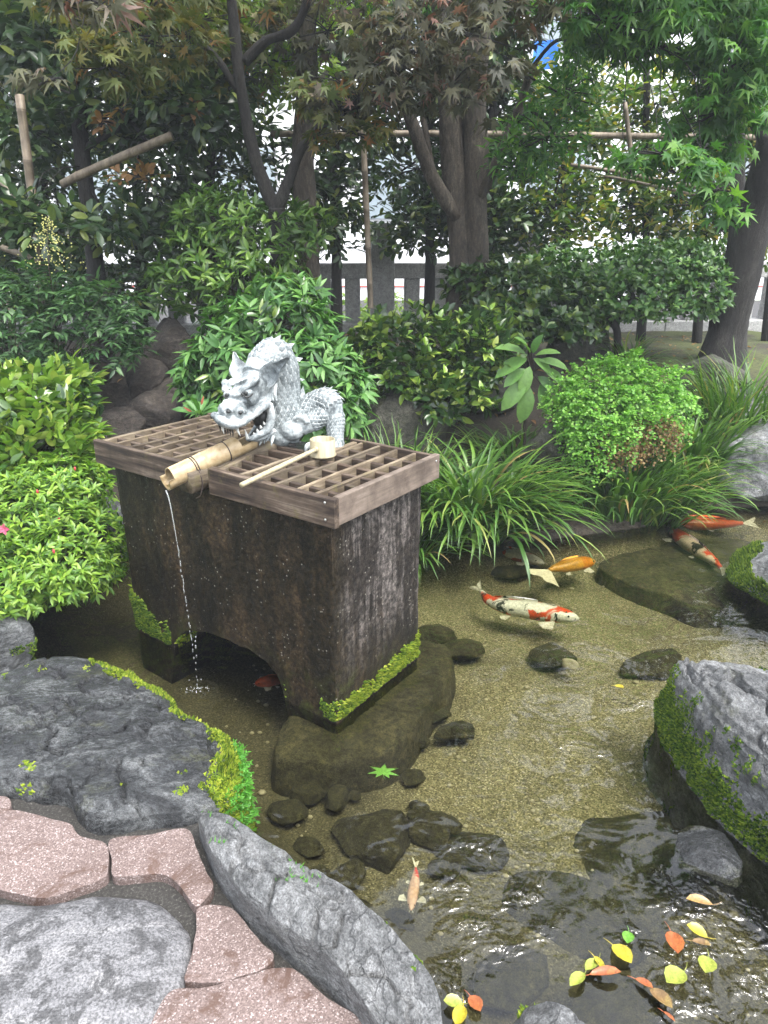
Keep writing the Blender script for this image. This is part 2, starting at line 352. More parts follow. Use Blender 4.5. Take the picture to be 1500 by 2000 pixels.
# ------------------------------------------------------------------ water
m, n, l, b = newmat('pond_water'); n.remove(b); vec = coords(n, l)
w1 = noise(n, l, coords(n, l, (1.0, 1.0, 1)), 5.0, 3, 0.5, 0.3)
w2 = noise(n, l, coords(n, l, (1.5, 0.8, 1)), 15.0, 2, 0.5, 1.0)
reg = noise(n, l, vec, 1.1, 2, 0.5); rr = ramp(n, [(0.45, (0.12,) * 3), (0.66, (1, 1, 1))]); l.new(reg, rr.inputs[0])
sep = n.new('ShaderNodeSeparateXYZ'); l.new(vec, sep.inputs[0])
def dist_mask(cx, cy, r0, r1):
    sx = N(n, 'Math', operation='SUBTRACT'); l.new(sep.outputs[0], sx.inputs[0]); sx.inputs[1].default_value = cx
    sy = N(n, 'Math', operation='SUBTRACT'); l.new(sep.outputs[1], sy.inputs[0]); sy.inputs[1].default_value = cy
    p1 = N(n, 'Math', operation='MULTIPLY'); l.new(sx.outputs[0], p1.inputs[0]); l.new(sx.outputs[0], p1.inputs[1])
    p2 = N(n, 'Math', operation='MULTIPLY_ADD'); l.new(sy.outputs[0], p2.inputs[0]); l.new(sy.outputs[0], p2.inputs[1]); l.new(p1.outputs[0], p2.inputs[2])
    q = N(n, 'Math', operation='SQRT'); l.new(p2.outputs[0], q.inputs[0])
    mr = N(n, 'MapRange'); mr.inputs['From Min'].default_value = r1; mr.inputs['From Max'].default_value = r0; l.new(q.outputs[0], mr.inputs['Value'])
    return q.outputs[0], mr.outputs[0]
SPL = G(388, 1350, 0)
ox, oy = -0.3, 0.1
dq, dm = dist_mask(SPL[0], SPL[1], 0.02, 0.7)
ring = N(n, 'Math', operation='SINE'); rm = N(n, 'Math', operation='MULTIPLY'); l.new(dq, rm.inputs[0]); rm.inputs[1].default_value = 85.0; l.new(rm.outputs[0], ring.inputs[0])
rg = N(n, 'Math', operation='MULTIPLY'); l.new(ring.outputs[0], rg.inputs[0]); l.new(dm, rg.inputs[1])
st = N(n, 'Math', operation='MULTIPLY'); l.new(w2, st.inputs[0]); l.new(rr.outputs[0], st.inputs[1])
w3 = noise(n, l, coords(n, l, (1.0, 1.0, 1)), 30.0, 2, 0.5, 1.2)
wv = noise(n, l, coords(n, l, (9.0, 26.0, 1)), 1.0, 2, 0.5, 0.8)
ch = None                                     # ruffled places: below the outflow, by the boulder, mid pond
for (cu, cv, r1, amp) in ((960, 1740, .24, 1.0), (1130, 1480, .13, .7), (1230, 1375, .1, .8), (1100, 1315, .18, .35), (945, 1310, .09, .45), (1400, 1870, .3, .8), (900, 1910, .1, .8)):
    cw = G(cu, cv, 0); _, om = dist_mask(cw[0], cw[1], r1 * .3, r1)
    pm = N(n, 'Math', operation='MULTIPLY'); l.new(om, pm.inputs[0]); pm.inputs[1].default_value = amp
    if ch is None: ch = pm.outputs[0]
    else: q_ = N(n, 'Math', operation='MAXIMUM'); l.new(ch, q_.inputs[0]); l.new(pm.outputs[0], q_.inputs[1]); ch = q_.outputs[0]
brk = ramp(n, [(0.46, (0.1,) * 3), (0.58, (1, 1, 1))]); l.new(noise(n, l, vec, 6.5, 3, 0.6, 0.5), brk.inputs[0]); wsm = N(n, 'Math', operation='ADD'); l.new(w3, wsm.inputs[0]); l.new(wv, wsm.inputs[1])
wsum = N(n, 'Math', operation='MULTIPLY'); l.new(wsm.outputs[0], wsum.inputs[0]); l.new(brk.outputs[0], wsum.inputs[1])
chm = N(n, 'Math', operation='MULTIPLY'); l.new(wsum.outputs[0], chm.inputs[0]); l.new(ch, chm.inputs[1])
s0 = N(n, 'Math', operation='MULTIPLY_ADD'); l.new(rg.outputs[0], s0.inputs[0]); s0.inputs[1].default_value = 0.1; l.new(w1, s0.inputs[2])
s1 = N(n, 'Math', operation='MULTIPLY_ADD'); l.new(st.outputs[0], s1.inputs[0]); s1.inputs[1].default_value = 0.16; l.new(s0.outputs[0], s1.inputs[2])
s2 = N(n, 'Math', operation='MULTIPLY_ADD'); l.new(chm.outputs[0], s2.inputs[0]); s2.inputs[1].default_value = 1.1; l.new(s1.outputs[0], s2.inputs[2])
bp = N(n, 'Bump', Strength=1.0, Distance=0.02); l.new(s2.outputs[0], bp.inputs['Height'])
gl = N(n, 'BsdfGlossy', Roughness=0.0); gl.inputs['Color'].default_value = (1, 1, 1, 1); l.new(bp.outputs[0], gl.inputs['Normal'])
tr = n.new('ShaderNodeBsdfTransparent'); tr.inputs['Color'].default_value = (0.74, 0.75, 0.62, 1)
fr = N(n, 'Fresnel', IOR=1.6); l.new(bp.outputs[0], fr.inputs['Normal'])
ms = n.new('ShaderNodeMixShader'); l.new(fr.outputs[0], ms.inputs[0]); l.new(tr.outputs[0], ms.inputs[1]); l.new(gl.outputs[0], ms.inputs[2])
l.new(ms.outputs[0], n['Material Output'].inputs['Surface'])
P = POND.copy(); c0 = P.mean(0); P = c0 + (P - c0) * 1.06
V = np.column_stack([P, np.zeros(len(P))])[::-1]
w = mk('water', (V, {len(P): np.arange(len(P))[None]}), m, origin=(0, 0, 0), sm=False); tag(w, kind='structure')
M['water'] = m

# ------------------------------------------------------------------ rocks
def sphere_dirs(k):
    t = np.tan(np.linspace(-math.pi / 4, math.pi / 4, k)); a, b = np.meshgrid(t, t); o = np.ones_like(a); V = []; F = []
    for i, (p, q, r) in enumerate(((a, b, o), (b, a, -o), (o, a, b), (-o, b, a), (b, o, a), (a, -o, b))):
        V.append(unit(np.stack([p, q, r], -1).reshape(-1, 3))); F.append(grid(k, k, i * k * k))
    V = np.concatenate(V); key = np.round(V * 1e5).astype(np.int64)
    _, first, inv = np.unique(key, axis=0, return_index=True, return_inverse=True)
    V, F = V[first], inv.ravel()[np.concatenate(F)]; nn = np.cross(V[F[:, 1]] - V[F[:, 0]], V[F[:, 2]] - V[F[:, 0]]); fl = (nn * V[F[:, 0]]).sum(1) < 0; F[fl] = F[fl][:, ::-1]
    return V, F
_SD = {k: sphere_dirs(k) for k in (10, 18, 30)}
def rock_arrays(c, size, seed, res=18, planes=14, rough=0.06, rz=0.0, sharp=0.55):
    rs = np.random.RandomState(seed); D, F = _SD[res]
    nrm = unit(rs.normal(size=(planes, 3))); dist = rs.uniform(0.62, 0.98, planes)
    dots = D @ nrm.T; rad = np.where(dots > 0.05, dist / np.maximum(dots, 0.05), 9); r = np.minimum(rad.min(1), 1.15)
    r = r * sharp + (1 - sharp) * np.minimum(r, 1.0) + rough * fbm(D * 2.2 + seed, 5, seed) * 1.5 + rough * 0.5 * fbm(D * 9 + seed, 4, seed + 9)
    V = D * r[:, None] * np.array(size)
    ca, sa = math.cos(rz), math.sin(rz); V = np.column_stack([V[:, 0] * ca - V[:, 1] * sa, V[:, 0] * sa + V[:, 1] * ca, V[:, 2]])
    return V + np.array(c), F
def outline_rock(poly, ztop, zbot, seed, taper=0.92, edge=0.05, rough=0.02, M_=180, rings=34, side=14, tilt=(0, 0), jag=0.012, dome=0.0, terr=0.0, facets=0, fs=0.3, fo=0.03):
    """a stone from its footprint: poly = list of (x, y); the top is a rough, rounded, tilted plate"""
    P = closed_curve(np.asarray(poly)[:, :2], M_); c = P.mean(0)
    if np.sum(P[:, 0] * np.roll(P[:, 1], -1) - np.roll(P[:, 0], -1) * P[:, 1]) < 0: P = P[::-1]
    d = unit(P - c); P = P + d * (fbm(np.column_stack([P * 9, np.full(M_, seed * 1.7)]), 4, seed) * jag * 2)[:, None]
    Vs = []
    for k in range(1, rings + 1):
        t = (k / rings) ** 0.75; Q = c + (P - c) * t * taper
        z = ztop + tilt[0] * (Q[:, 0] - c[0]) + tilt[1] * (Q[:, 1] - c[1]) - edge * t ** 9 + dome * (1 - t * t)
        for q_ in range(facets):
            rf = np.random.RandomState(seed * 31 + q_); sl = rf.uniform(-fs, fs, 2); z = np.minimum(z, ztop + rf.uniform(-.2, 1) * fo + dome + (Q - c) @ sl)
        Vs.append(np.column_stack([Q, z]))
    e = Vs[-1]
    for k in range(1, side + 1):
        t = k / side; sc = taper + (1 - taper) * math.sin(t * math.pi / 2); Q = c + (P - c) * sc
        Vs.append(np.column_stack([Q, e[:, 2] + (zbot - e[:, 2]) * (t ** 1.15)]))
    V = np.concatenate([[[c[0], c[1], ztop + dome]]] + Vs)
    n1 = fbm(V * np.array([4, 4, 6]) + seed, 6, seed, 0.55); n2 = fbm(V * np.array([16, 16, 22]) + seed, 4, seed + 5)
    V[:, 2] += rough * (n1 + 0.35 * n2 - 0.9 * smooth(0.06, 0.0, np.abs(fbm(V * np.array([5, 5, 5]) + 7 + seed, 4, seed + 21))))
    if terr:
        q = V[:, 2] / terr; V[:, 2] = 0.5 * V[:, 2] + 0.5 * terr * (np.floor(q) + smooth(0.35, 0.65, q - np.floor(q)))
    rd = np.zeros_like(V); rd[1:, :2] = unit(V[1:, :2] - c)
    wgt = np.zeros(len(V)); wgt[1 + rings * M_:] = 1; wgt[1 + (rings - 4) * M_:1 + rings * M_] = 0.5
    V += rd * (rough * 1.1 * (fbm(V * np.array([7, 7, 12]) + 3 + seed, 5, seed + 11)) * wgt)[:, None]
    F4 = []
    j = np.arange(M_); k2 = (j + 1) % M_
    for i in range(rings + side - 1):
        o = 1 + i * M_; F4.append(np.stack([o + j, o + M_ + j, o + M_ + k2, o + k2], -1))
    F3 = np.stack([np.zeros(M_, int), 1 + j, 1 + k2], -1)
    return V, {4: np.concatenate(F4), 3: F3}
def tri_of(F):
    F = F if isinstance(F, dict) else {F.shape[1]: F}
    return np.concatenate([f[:, [0, j, j + 1]] for k, f in F.items() for j in range(1, k - 1)])
def sample(V, F, n, mask, seed=0):
    T = tri_of(F); a, b, c = V[T[:, 0]], V[T[:, 1]], V[T[:, 2]]; cr = np.cross(b - a, c - a); ar = np.linalg.norm(cr, axis=1) / 2
    nn = unit(cr); cen = (a + b + c) / 3; wgt = ar * np.clip(mask(cen, nn), 0, 1)
    if wgt.sum() < 1e-9: return np.zeros((0, 3)), np.zeros((0, 3)), 0
    rs = np.random.RandomState(seed); i = rs.choice(len(T), n, p=wgt / wgt.sum()); u, v = rs.rand(n, 1), rs.rand(n, 1); f = u + v > 1; u, v = np.where(f, 1 - u, u), np.where(f, 1 - v, v)
    return a[i] + (b[i] - a[i]) * u + (c[i] - a[i]) * v, nn[i], wgt.sum()
def moss(parent, VF, mask, seed=1, spacing=0.0036, h=0.008, mat='moss', maxn=14000, name='moss'):
    V, F = VF; _, _, area = sample(V, F, 1, mask)
    n = int(min(maxn, area / spacing ** 2)) if area else 0
    if n < 20: return
    p, nn, _ = sample(V, F, n, mask, seed); rs = np.random.RandomState(seed)
    h = h * rs.uniform(0.5, 1.4, n) * (1 + 1.1 * np.clip(fbm(p * 28, 3, seed), -0.6, 1))
    t1 = unit(np.cross(nn, unit(rs.normal(size=(n, 3))))); t2 = np.cross(nn, t1)
    r = spacing * 1.75; a0 = np.array([0, 2.09, 4.19]); Vs = []
    for a in a0: Vs.append(p + (math.cos(a) * t1 + math.sin(a) * t2) * r - nn * 0.002)
    Vs.append(p + nn * h[:, None] + np.array([0, 0, 1]) * (h * 0.4)[:, None] + t1 * (rs.normal(size=n) * 0.002)[:, None])
    V = np.stack(Vs, 1).reshape(-1, 3); b = np.arange(n)[:, None] * 4
    Fm = np.concatenate([b + np.array([0, 1, 3]), b + np.array([1, 2, 3]), b + np.array([2, 0, 3])])
    o = mk(name, (V, Fm), M[mat], parent, sm=False); tag(o, kind='stuff'); return o
def rock(name, label, c, size, seed, mat='rock', res=18, cat='rock', group=None, rough=0.06, rz=0.0, planes=14, mossmask=None, mossmat='moss', **kw):
    VF = rock_arrays(c, size, seed, res, planes, rough, rz); o = mk(name, VF, M[mat]); tag(o, label, cat, group)
    if mossmask: moss(o, VF, mossmask, seed, mat=mossmat, **kw)
    return o

# ---- the path: mortar sheet and flagstones
m, n, l, b = newmat('mortar'); vec = coords(n, l); c = noise(n, l, vec, 130, 5, 0.8); r = ramp(n, [(0.3, (0.012, 0.011, 0.01)), (0.54, (0.035, 0.033, 0.029)), (0.64, (0.09, 0.085, 0.078)), (0.72, (0.34, 0.33, 0.31))]); l.new(c, r.inputs[0])
l.new(r.outputs[0], b.inputs['Base Color']); b.inputs['Roughness'].default_value = 0.9; bump(n, l, c, 0.9, 0.006, b)
ZP = 0.155
pp = np.array([(-3.2, -1.2), (0.12, -1.2), (0.1, 0.8), (0.0, 1.06), (-0.2, 1.28), (-0.42, 1.5), (-0.55, 1.66), (-0.9, 1.8), (-1.4, 1.95), (-3.2, 2.0)])
mb = MB(); V = np.vstack([np.column_stack([pp, np.full(len(pp), ZP)]), np.column_stack([pp, np.full(len(pp), 0.0)])]); k = len(pp); j = np.arange(k)
mb.add(V, [j, np.stack([j, j + k, (j + 1) % k + k, (j + 1) % k], -1)])
path = mk('path', mb, m, origin=(0, 0, 0), sm=False); tag(path, kind='structure')
m, n, l, b = newmat('pink_flagstone'); vec = coords(n, l)
v1 = N(n, 'TexVoronoi', Scale=300.0); l.new(vec, v1.inputs['Vector'])
r = ramp(n, [(0.0, (0.085, 0.06, 0.053)), (0.5, (0.14, 0.103, 0.094)), (0.85, (0.185, 0.142, 0.132)), (1.0, (0.34, 0.29, 0.28))])
sepc = n.new('ShaderNodeSeparateColor'); l.new(v1.outputs['Color'], sepc.inputs[0]); l.new(sepc.outputs[0], r.inputs[0])
d = noise(n, l, vec, 7, 8, 0.75, 0.6); dr = ramp(n, [(0.54, (0, 0, 0)), (0.61, (0.9, 0.9, 0.9))]); l.new(d, dr.inputs[0])
big = noise(n, l, vec, 3, 5, 0.6); br = ramp(n, [(0.3, (0.78, 0.76, 0.75)), (0.7, (1.1, 1.1, 1.1))]); l.new(big, br.inputs[0])
col = mixc(n, l, dr.outputs[0], r.outputs[0], (0.075, 0.042, 0.03)); col = mixc(n, l, 1.0, col, br.outputs[0], 'MULTIPLY')
l.new(col, b.inputs['Base Color']); b.inputs['Roughness'].default_value = 0.75; bump(n, l, sepc.outputs[0], 0.4, 0.002, b)
M['pink'] = m
m, n, l, b = newmat('stepping_stone'); vec = coords(n, l)
a = noise(n, l, coords(n, l, (1, 3, 1)), 6, 9, 0.72, 0.7); r = ramp(n, [(0.3, (0.08, 0.08, 0.084)), (0.5, (0.15, 0.15, 0.157)), (0.7, (0.24, 0.237, 0.24))]); l.new(a, r.inputs[0])
d = noise(n, l, vec, 13, 7, 0.72, 0.4); dr = ramp(n, [(0.5, (0, 0, 0)), (0.57, (0.85,) * 3)]); l.new(d, dr.inputs[0])
c = noise(n, l, vec, 170, 4, 0.7); cr = ramp(n, [(0.4, (0.5,) * 3), (0.6, (1.35,) * 3)]); l.new(c, cr.inputs[0])
col = mixc(n, l, dr.outputs[0], r.outputs[0], (0.045, 0.045, 0.047)); col = mixc(n, l, 1.0, col, cr.outputs[0], 'MULTIPLY')
l.new(col, b.inputs['Base Color']); b.inputs['Roughness'].default_value = 0.6; bb = bump(n, l, a, 0.6, 0.012, b); bump(n, l, c, 0.5, 0.004, b, bb)
M['step'] = m
def stone_part(name, px, z, mat, seed, zt, edge=0.0025, rough=0.0015, dome=0.0, label=None, M_=110):
    poly = np.array([G(u, v, z) for u, v in px]); pc_ = poly.mean(0); poly = pc_ + (poly - pc_) * 1.004
    VF = outline_rock(poly, zt, ZP - 0.05, seed, 0.992, edge, rough, M_, 16, 5, jag=0.006, dome=dome)
    o = mk(name, VF, M[mat], path, sm=name != 'flagstone')
    if label: tag(o, label)
    return o, VF
FS = [[(-140, 1640), (-60, 1590), (20, 1578), (70, 1588), (130, 1608), (150, 1632), (205, 1645), (209, 1690), (202, 1712), (150, 1732), (85, 1752), (10, 1738), (-60, 1730), (-150, 1720)],
      [(217, 1638), (290, 1628), (365, 1616), (385, 1655), (400, 1700), (414, 1725), (400, 1755), (381, 1768), (350, 1728), (318, 1706), (270, 1708), (220, 1710), (214, 1680)],
      [(388, 1772), (440, 1766), (470, 1790), (505, 1835), (533, 1862), (524, 1885), (470, 1905), (430, 1920), (372, 1918), (358, 1908), (378, 1860), (385, 1815)],
      [(335, 1935), (400, 1928), (470, 1912), (540, 1888), (580, 1895), (640, 1945), (700, 1985), (740, 2030), (700, 2140), (520, 2200), (330, 2180), (270, 2080), (295, 2000)],
      [(-90, 1580), (-40, 1560), (12, 1553), (24, 1572), (0, 1595), (-50, 1612), (-100, 1620)]]
for i, px in enumerate(FS): stone_part('flagstone', px, 0.187, 'pink', 20 + i, 0.187)
so, SVF = stone_part('stepping_stone', [(-160, 1770), (-80, 1756), (0, 1752), (90, 1752), (180, 1735), (270, 1737), (330, 1765), (368, 1815), (366, 1880), (345, 1930), (318, 1985), (288, 2060), (250, 2160), (100, 2260), (-100, 2280), (-220, 2150), (-230, 1900)],
                    0.2, 'step', 31, 0.196, edge=0.028, rough=0.006, dome=0.014, label='large grey stepping stone among the pink flagstones', M_=150)
if 0: moss(so, SVF, lambda c, nn: (fbm(c * 14, 4, 3) > 0.12) * (c[:, 0] > -0.66) * (np.hypot(c[:, 0] + 1.02, c[:, 1] - 1.02) > 0.44) * 0.5, 7, 0.006, 0.003, 'moss_green')

# ---- big stones at the near bank
bp_ = [G(u, v, z) for u, v, z in ((-170, 1360, .2), (-90, 1335, .2), (0, 1310, .2), (90, 1288, .2), (180, 1310, .16), (260, 1345, .13), (330, 1395, .12), (385, 1440, .12), (440, 1475, .1), (478, 1510, .1),
       (488, 1560, .1), (470, 1592, .15), (410, 1585, .2), (365, 1604, .19), (260, 1624, .19), (190, 1628, .19), (150, 1598, .19), (130, 1572, .19), (60, 1556, .19), (0, 1545, .19), (-90, 1535, .19), (-190, 1480, .2))]
BVF = outline_rock(bp_, 0.25, -0.24, 5, 0.92, 0.035, 0.026, 300, 60, 18, (0.0, 0.03), 0.012, 0.012, 0.02, 4, .12, .03)
o = mk('flat_boulder', BVF, M['rock_wet']); tag(o, 'wide flat dark boulder with a yellow green moss rim beside the paving', 'boulder')
bc = np.mean([p[:2] for p in bp_], 0)
def rim(c):
    # band along the pond side of the boulder
    q = c[:, :2] - bc; ang = np.arctan2(q[:, 1], q[:, 0]); P = np.array([p[:2] for p in bp_]) - bc
    pa = np.arctan2(P[:, 1], P[:, 0]); o_ = np.argsort(pa); rr_ = np.interp(ang, pa[o_], np.hypot(*P.T)[o_], period=2 * math.pi); return np.hypot(*q.T) / rr_, ang
def mm(c, nn):
    t, ang = rim(c); wdt = 0.80 - 0.05 * np.exp(-((ang - .25) / .35) ** 2) + 0.22 * fbm(c * 8, 4, 5, .6); on = (ang > -0.5) & (ang < 1.95) & (c[:, 2] > -0.05)
    return on * smooth(wdt - .05, wdt + .07, t) ** 1.5 * (nn[:, 2] > -0.4)
moss(o, BVF, mm, 3, 0.0036, 0.011, 'moss', 22000)
moss(o, BVF, lambda c, nn: (fbm(c * 10, 4, 8) > 0.42) * (rim(c)[0] > 0.45) * 0.5, 4, 0.006, 0.003, 'moss', 3000)
# fine fresh sprigs hanging over the water at the moss rim
rs = np.random.RandomState(3)
p, nn, _ = sample(*BVF, 260, lambda c, q: (rim(c)[1] > -0.5) * (rim(c)[1] < 0.02) * (rim(c)[0] > 0.93) * (c[:, 2] > 0.05), 9)
mb = MB()
for q, w_ in zip(p, nn):
    d = unit(np.array([0.8, 0.1, 0.5]) + rs.normal(size=3) * 0.5); L = rs.uniform(0.015, 0.05); e = q + d * L
    mb.add(*tube([q, q + d * L * 0.5 + [0, 0, 0.004], e], [0.0012, 0.001, 0.0006], 3))
    for k in range(7):
        s = q + d * L * (0.3 + 0.1 * k); x = unit(rs.normal(size=3)) * 0.007; mb.add([s, s + x + d * 0.004, s + x * 1.4 + d * 0.009, s + d * 0.006], [np.array([0, 1, 2, 3])])
s_ = mk('sprigs', mb, M['sprig'], o); tag(s_, kind='stuff')

ep = [G(u, v, z) for u, v, z in ((383, 1600, .22), (400, 1570, .27), (440, 1574, .27), (520, 1622, .27), (600, 1676, .26), (690, 1738, .25), (760, 1796, .24), (830, 1880, .23), (862, 1940, .22), (872, 2010, .2), (880, 2120, .2),
      (800, 2130, .19), (735, 2040, .19), (690, 1975, .19), (640, 1920, .19), (570, 1868, .19), (505, 1815, .19), (450, 1755, .19), (405, 1680, .19))]
EVF = outline_rock(ep, 0.285, -0.24, 12, 0.95, 0.018, 0.016, 300, 54, 18, (0.02, -0.04), 0.008, 0.006, 0.012, 6, .35, .05)
o = mk('edging_stone', EVF, M['rock_light']); tag(o, 'long pale grey edging stone between pink paving and pond', 'rock')
moss(o, EVF, lambda c, nn: ((fbm(c * 12, 4, 8) > 0.12) * (nn[:, 0] + nn[:, 1] * 0.8 > 0.3) * (c[:, 2] > 0.1) * (c[:, 2] < 0.235)), 5, 0.005, 0.004, 'moss_green', 5000)
p, nn, _ = sample(*EVF, 60, lambda c, q: (q[:, 0] + q[:, 1] > 0.5) * (c[:, 2] > 0.16) * (c[:, 1] > 1.3) * (fbm(c * 9, 2, 2) > 0.15), 4)
mb = MB()
for q in p:
    for k in range(4):
        d = unit(np.array([0.3, 0.3, 0.9]) + rs.normal(size=3) * 0.5) * rs.uniform(0.008, 0.022); x = unit(rs.normal(size=3)) * 0.0018; mb.add([q - x, q + x, q + d], [np.array([0, 1, 2])])
tag(mk('sprigs', mb, M['sprig'], o), kind='stuff')

rp = [G(u, v, 0)[:2] for u, v in ((1268, 1400), (1300, 1470), (1335, 1530), (1385, 1590), (1440, 1645), (1500, 1705), (1560, 1770))] + [(1.5, 1.25), (1.95, 1.45), (2.1, 1.9), (1.9, 2.25), (1.5, 2.38), (1.22, 2.36), (1.08, 2.3)]
RVF = outline_rock(rp, 0.34, -0.26, 21, 0.86, 0.06, 0.035, 300, 60, 26, (0.06, 0.02), 0.016, 0.06, 0.03, 7, .4, .08)
o = mk('side_boulder', RVF, M['rock_light']); tag(o, 'tall pale grey boulder with a mossy foot on the right bank', 'boulder')
def rmm(c, nn):
    z0 = 0.1 + 0.09 * fbm(c * 7, 4, 2); return smooth(.07, -.06, c[:, 2] - z0 - 0.09 * (c[:, 1] > 2.1)) * (c[:, 2] > 0.015) * (nn[:, 0] < 0.35)
moss(o, RVF, rmm, 6, 0.0046, 0.01, 'moss_green', 14000)
moss(o, RVF, lambda c, nn: (fbm(c * np.array([16, 16, 5]), 4, 7) > 0.28) * (nn[:, 0] < -0.35) * (c[:, 2] < 0.3) * 0.6, 8, 0.006, 0.003, 'moss_green', 3000)

# ---- single stones: name, label, pixel (u, v), level, size, seed, material
cR = lambda u, v, z: tuple(G(u, v, z))
rock('bank_rock', 'grey rock with a bright moss skirt at right pond edge behind the tall boulder', (2.22, 3.45, 0.06), (0.34, 0.32, 0.22), 41, 'rock_light', 30,
     mossmask=lambda c, nn: (c[:, 2] < 0.13 + 0.06 * fbm(c * 9, 3, 4)) * (c[:, 2] > 0.01) * 1.0, mossmat='moss_green', h=0.014, maxn=12000)
rock('bank_rock', 'flat grey rock at the right edge of the photo beside grass clump', (2.95, 4.95, 0.22), (0.55, 0.5, 0.3), 42, 'rock_light', 30)
rock('bank_rock', 'large sloping rock behind the grass at the far right', (3.05, 5.55, 0.42), (0.6, 0.45, 0.28), 43, 'rock_light', 30)
rock('bank_rock', 'dark smooth slab rock standing behind the fern mound', tuple(A(1135, 700, 6.4)), (0.3, 0.2, 0.36), 44, 'rock_moss', 18)
rock('bank_rock', 'low rounded rock at the foot of the leaning trunk', tuple(A(1380, 735, 5.9)), (0.34, 0.25, 0.18), 45, 'rock_moss', 18)
rock('bank_rock', 'broad dark rock behind the grass and the grate', tuple(A(790, 850, 5.1)), (0.36, 0.22, 0.3), 46, 'rock_moss', 18)
rock('bank_rock', 'long dark rock under the glossy shrub', tuple(A(880, 770, 5.5)), (0.5, 0.2, 0.22), 47, 'rock_moss', 18)
rock('bank_rock', 'dark rock below the fern mound', tuple(A(1120, 900, 4.75)), (0.36, 0.25, 0.3), 48, 'rock_moss', 18)
rock('bank_rock', 'grey rock under the azalea at the left pond edge', (-1.74, 2.72, 0.03), (0.26, 0.24, 0.2), 49, 'rock', 30,
     mossmask=lambda c, nn: (c[:, 2] < 0.12) * (c[:, 2] > 0.0) * (fbm(c * 8, 3, 3) > 0.1), mossmat='moss_green', maxn=3000)
rock('bank_rock', 'small grey rock between azalea and stone trough', tuple(A(205, 1010, 3.75)), (0.16, 0.14, 0.12), 50, 'rock', 18)
rock('bank_rock', 'rounded pale stone at the bottom edge of the photo', (0.385, 1.02, 0.03), (0.16, 0.15, 0.13), 51, 'rock_light', 30, planes=26,
     mossmask=lambda c, nn: (c[:, 1] > 1.06) * (c[:, 0] < 0.38) * (fbm(c * 14, 3, 5) > 0.1) * (c[:, 2] > 0.03), maxn=1500)
rock('bank_rock', 'wet blue grey rock awash at the foot of the tall boulder', cR(1375, 1670, -0.02), (0.11, 0.13, 0.06), 52, 'rock_wet', 30, planes=24)
rock('bank_rock', 'small grey rock peeping over the tall boulder at right', (1.95, 2.72, 0.03), (0.26, 0.16, 0.16), 57, 'rock', 18)
# brown rock pile behind the trough
for i, (u, v, y, sx, sy, sz, lab) in enumerate(((330, 700, 5.5, .26, .2, .3, 'topmost brown rock of the pile behind the trough'), (285, 745, 5.25, .2, .18, .16, 'middle brown rock of the pile behind the trough'),
        (350, 775, 5.2, .22, .18, .15, 'brown rock at right of the pile behind the trough'), (225, 795, 5.1, .16, .15, .17, 'leftmost brown rock of the pile behind the trough'),
        (310, 815, 4.95, .25, .2, .18, 'large low brown rock of the pile behind the trough'), (245, 850, 4.8, .2, .16, .18, 'lowest brown rock of the pile near the glossy shrub'),
        (160, 745, 5.3, .22, .2, .2, 'dark rock half hidden behind the glossy shrub'), (385, 800, 4.9, .16, .15, .22, 'brown rock of the pile nearest the sculpture'))):
    rock('piled_rock', lab, tuple(A(u, v, y)), (sx, sy, sz), 60 + i, 'rock_brown', 18, group='brown rocks piled behind the trough', rough=0.09, rz=i * 1.3, planes=11)
# stones under water
sp0 = [G(u, v, -.06)[:2] for u, v in ((530, 1480), (600, 1492), (740, 1478), (800, 1440), (840, 1385), (885, 1320), (890, 1262), (820, 1240), (700, 1290), (600, 1350), (535, 1420))]
M['rock_silt'] = rock_mat('silted_slab', (0.03, 0.027, 0.012), (0.07, 0.063, 0.03), (0.14, 0.125, 0.065), 5.0, 0.9, 0.8)
sp1 = [G(u, v, -.1)[:2] for u, v in ((1165, 1098), (1195, 1122), (1240, 1142), (1300, 1160), (1365, 1188), (1430, 1182), (1520, 1150), (1540, 1070), (1420, 1046), (1300, 1056), (1210, 1076))]
o = mk('submerged_stone', outline_rock(sp1, -.1, -.27, 78, .97, .015, .01, 150, 26, 8), M['rock_silt']); tag(o, 'wide flat slab under water beneath the far koi', 'stone')
o = mk('submerged_stone', outline_rock(sp0, -.05, -.27, 77, .93, .02, .012, 150, 26, 8), M['rock_silt']); tag(o, 'large flat slab under water beneath the trough', 'stone')
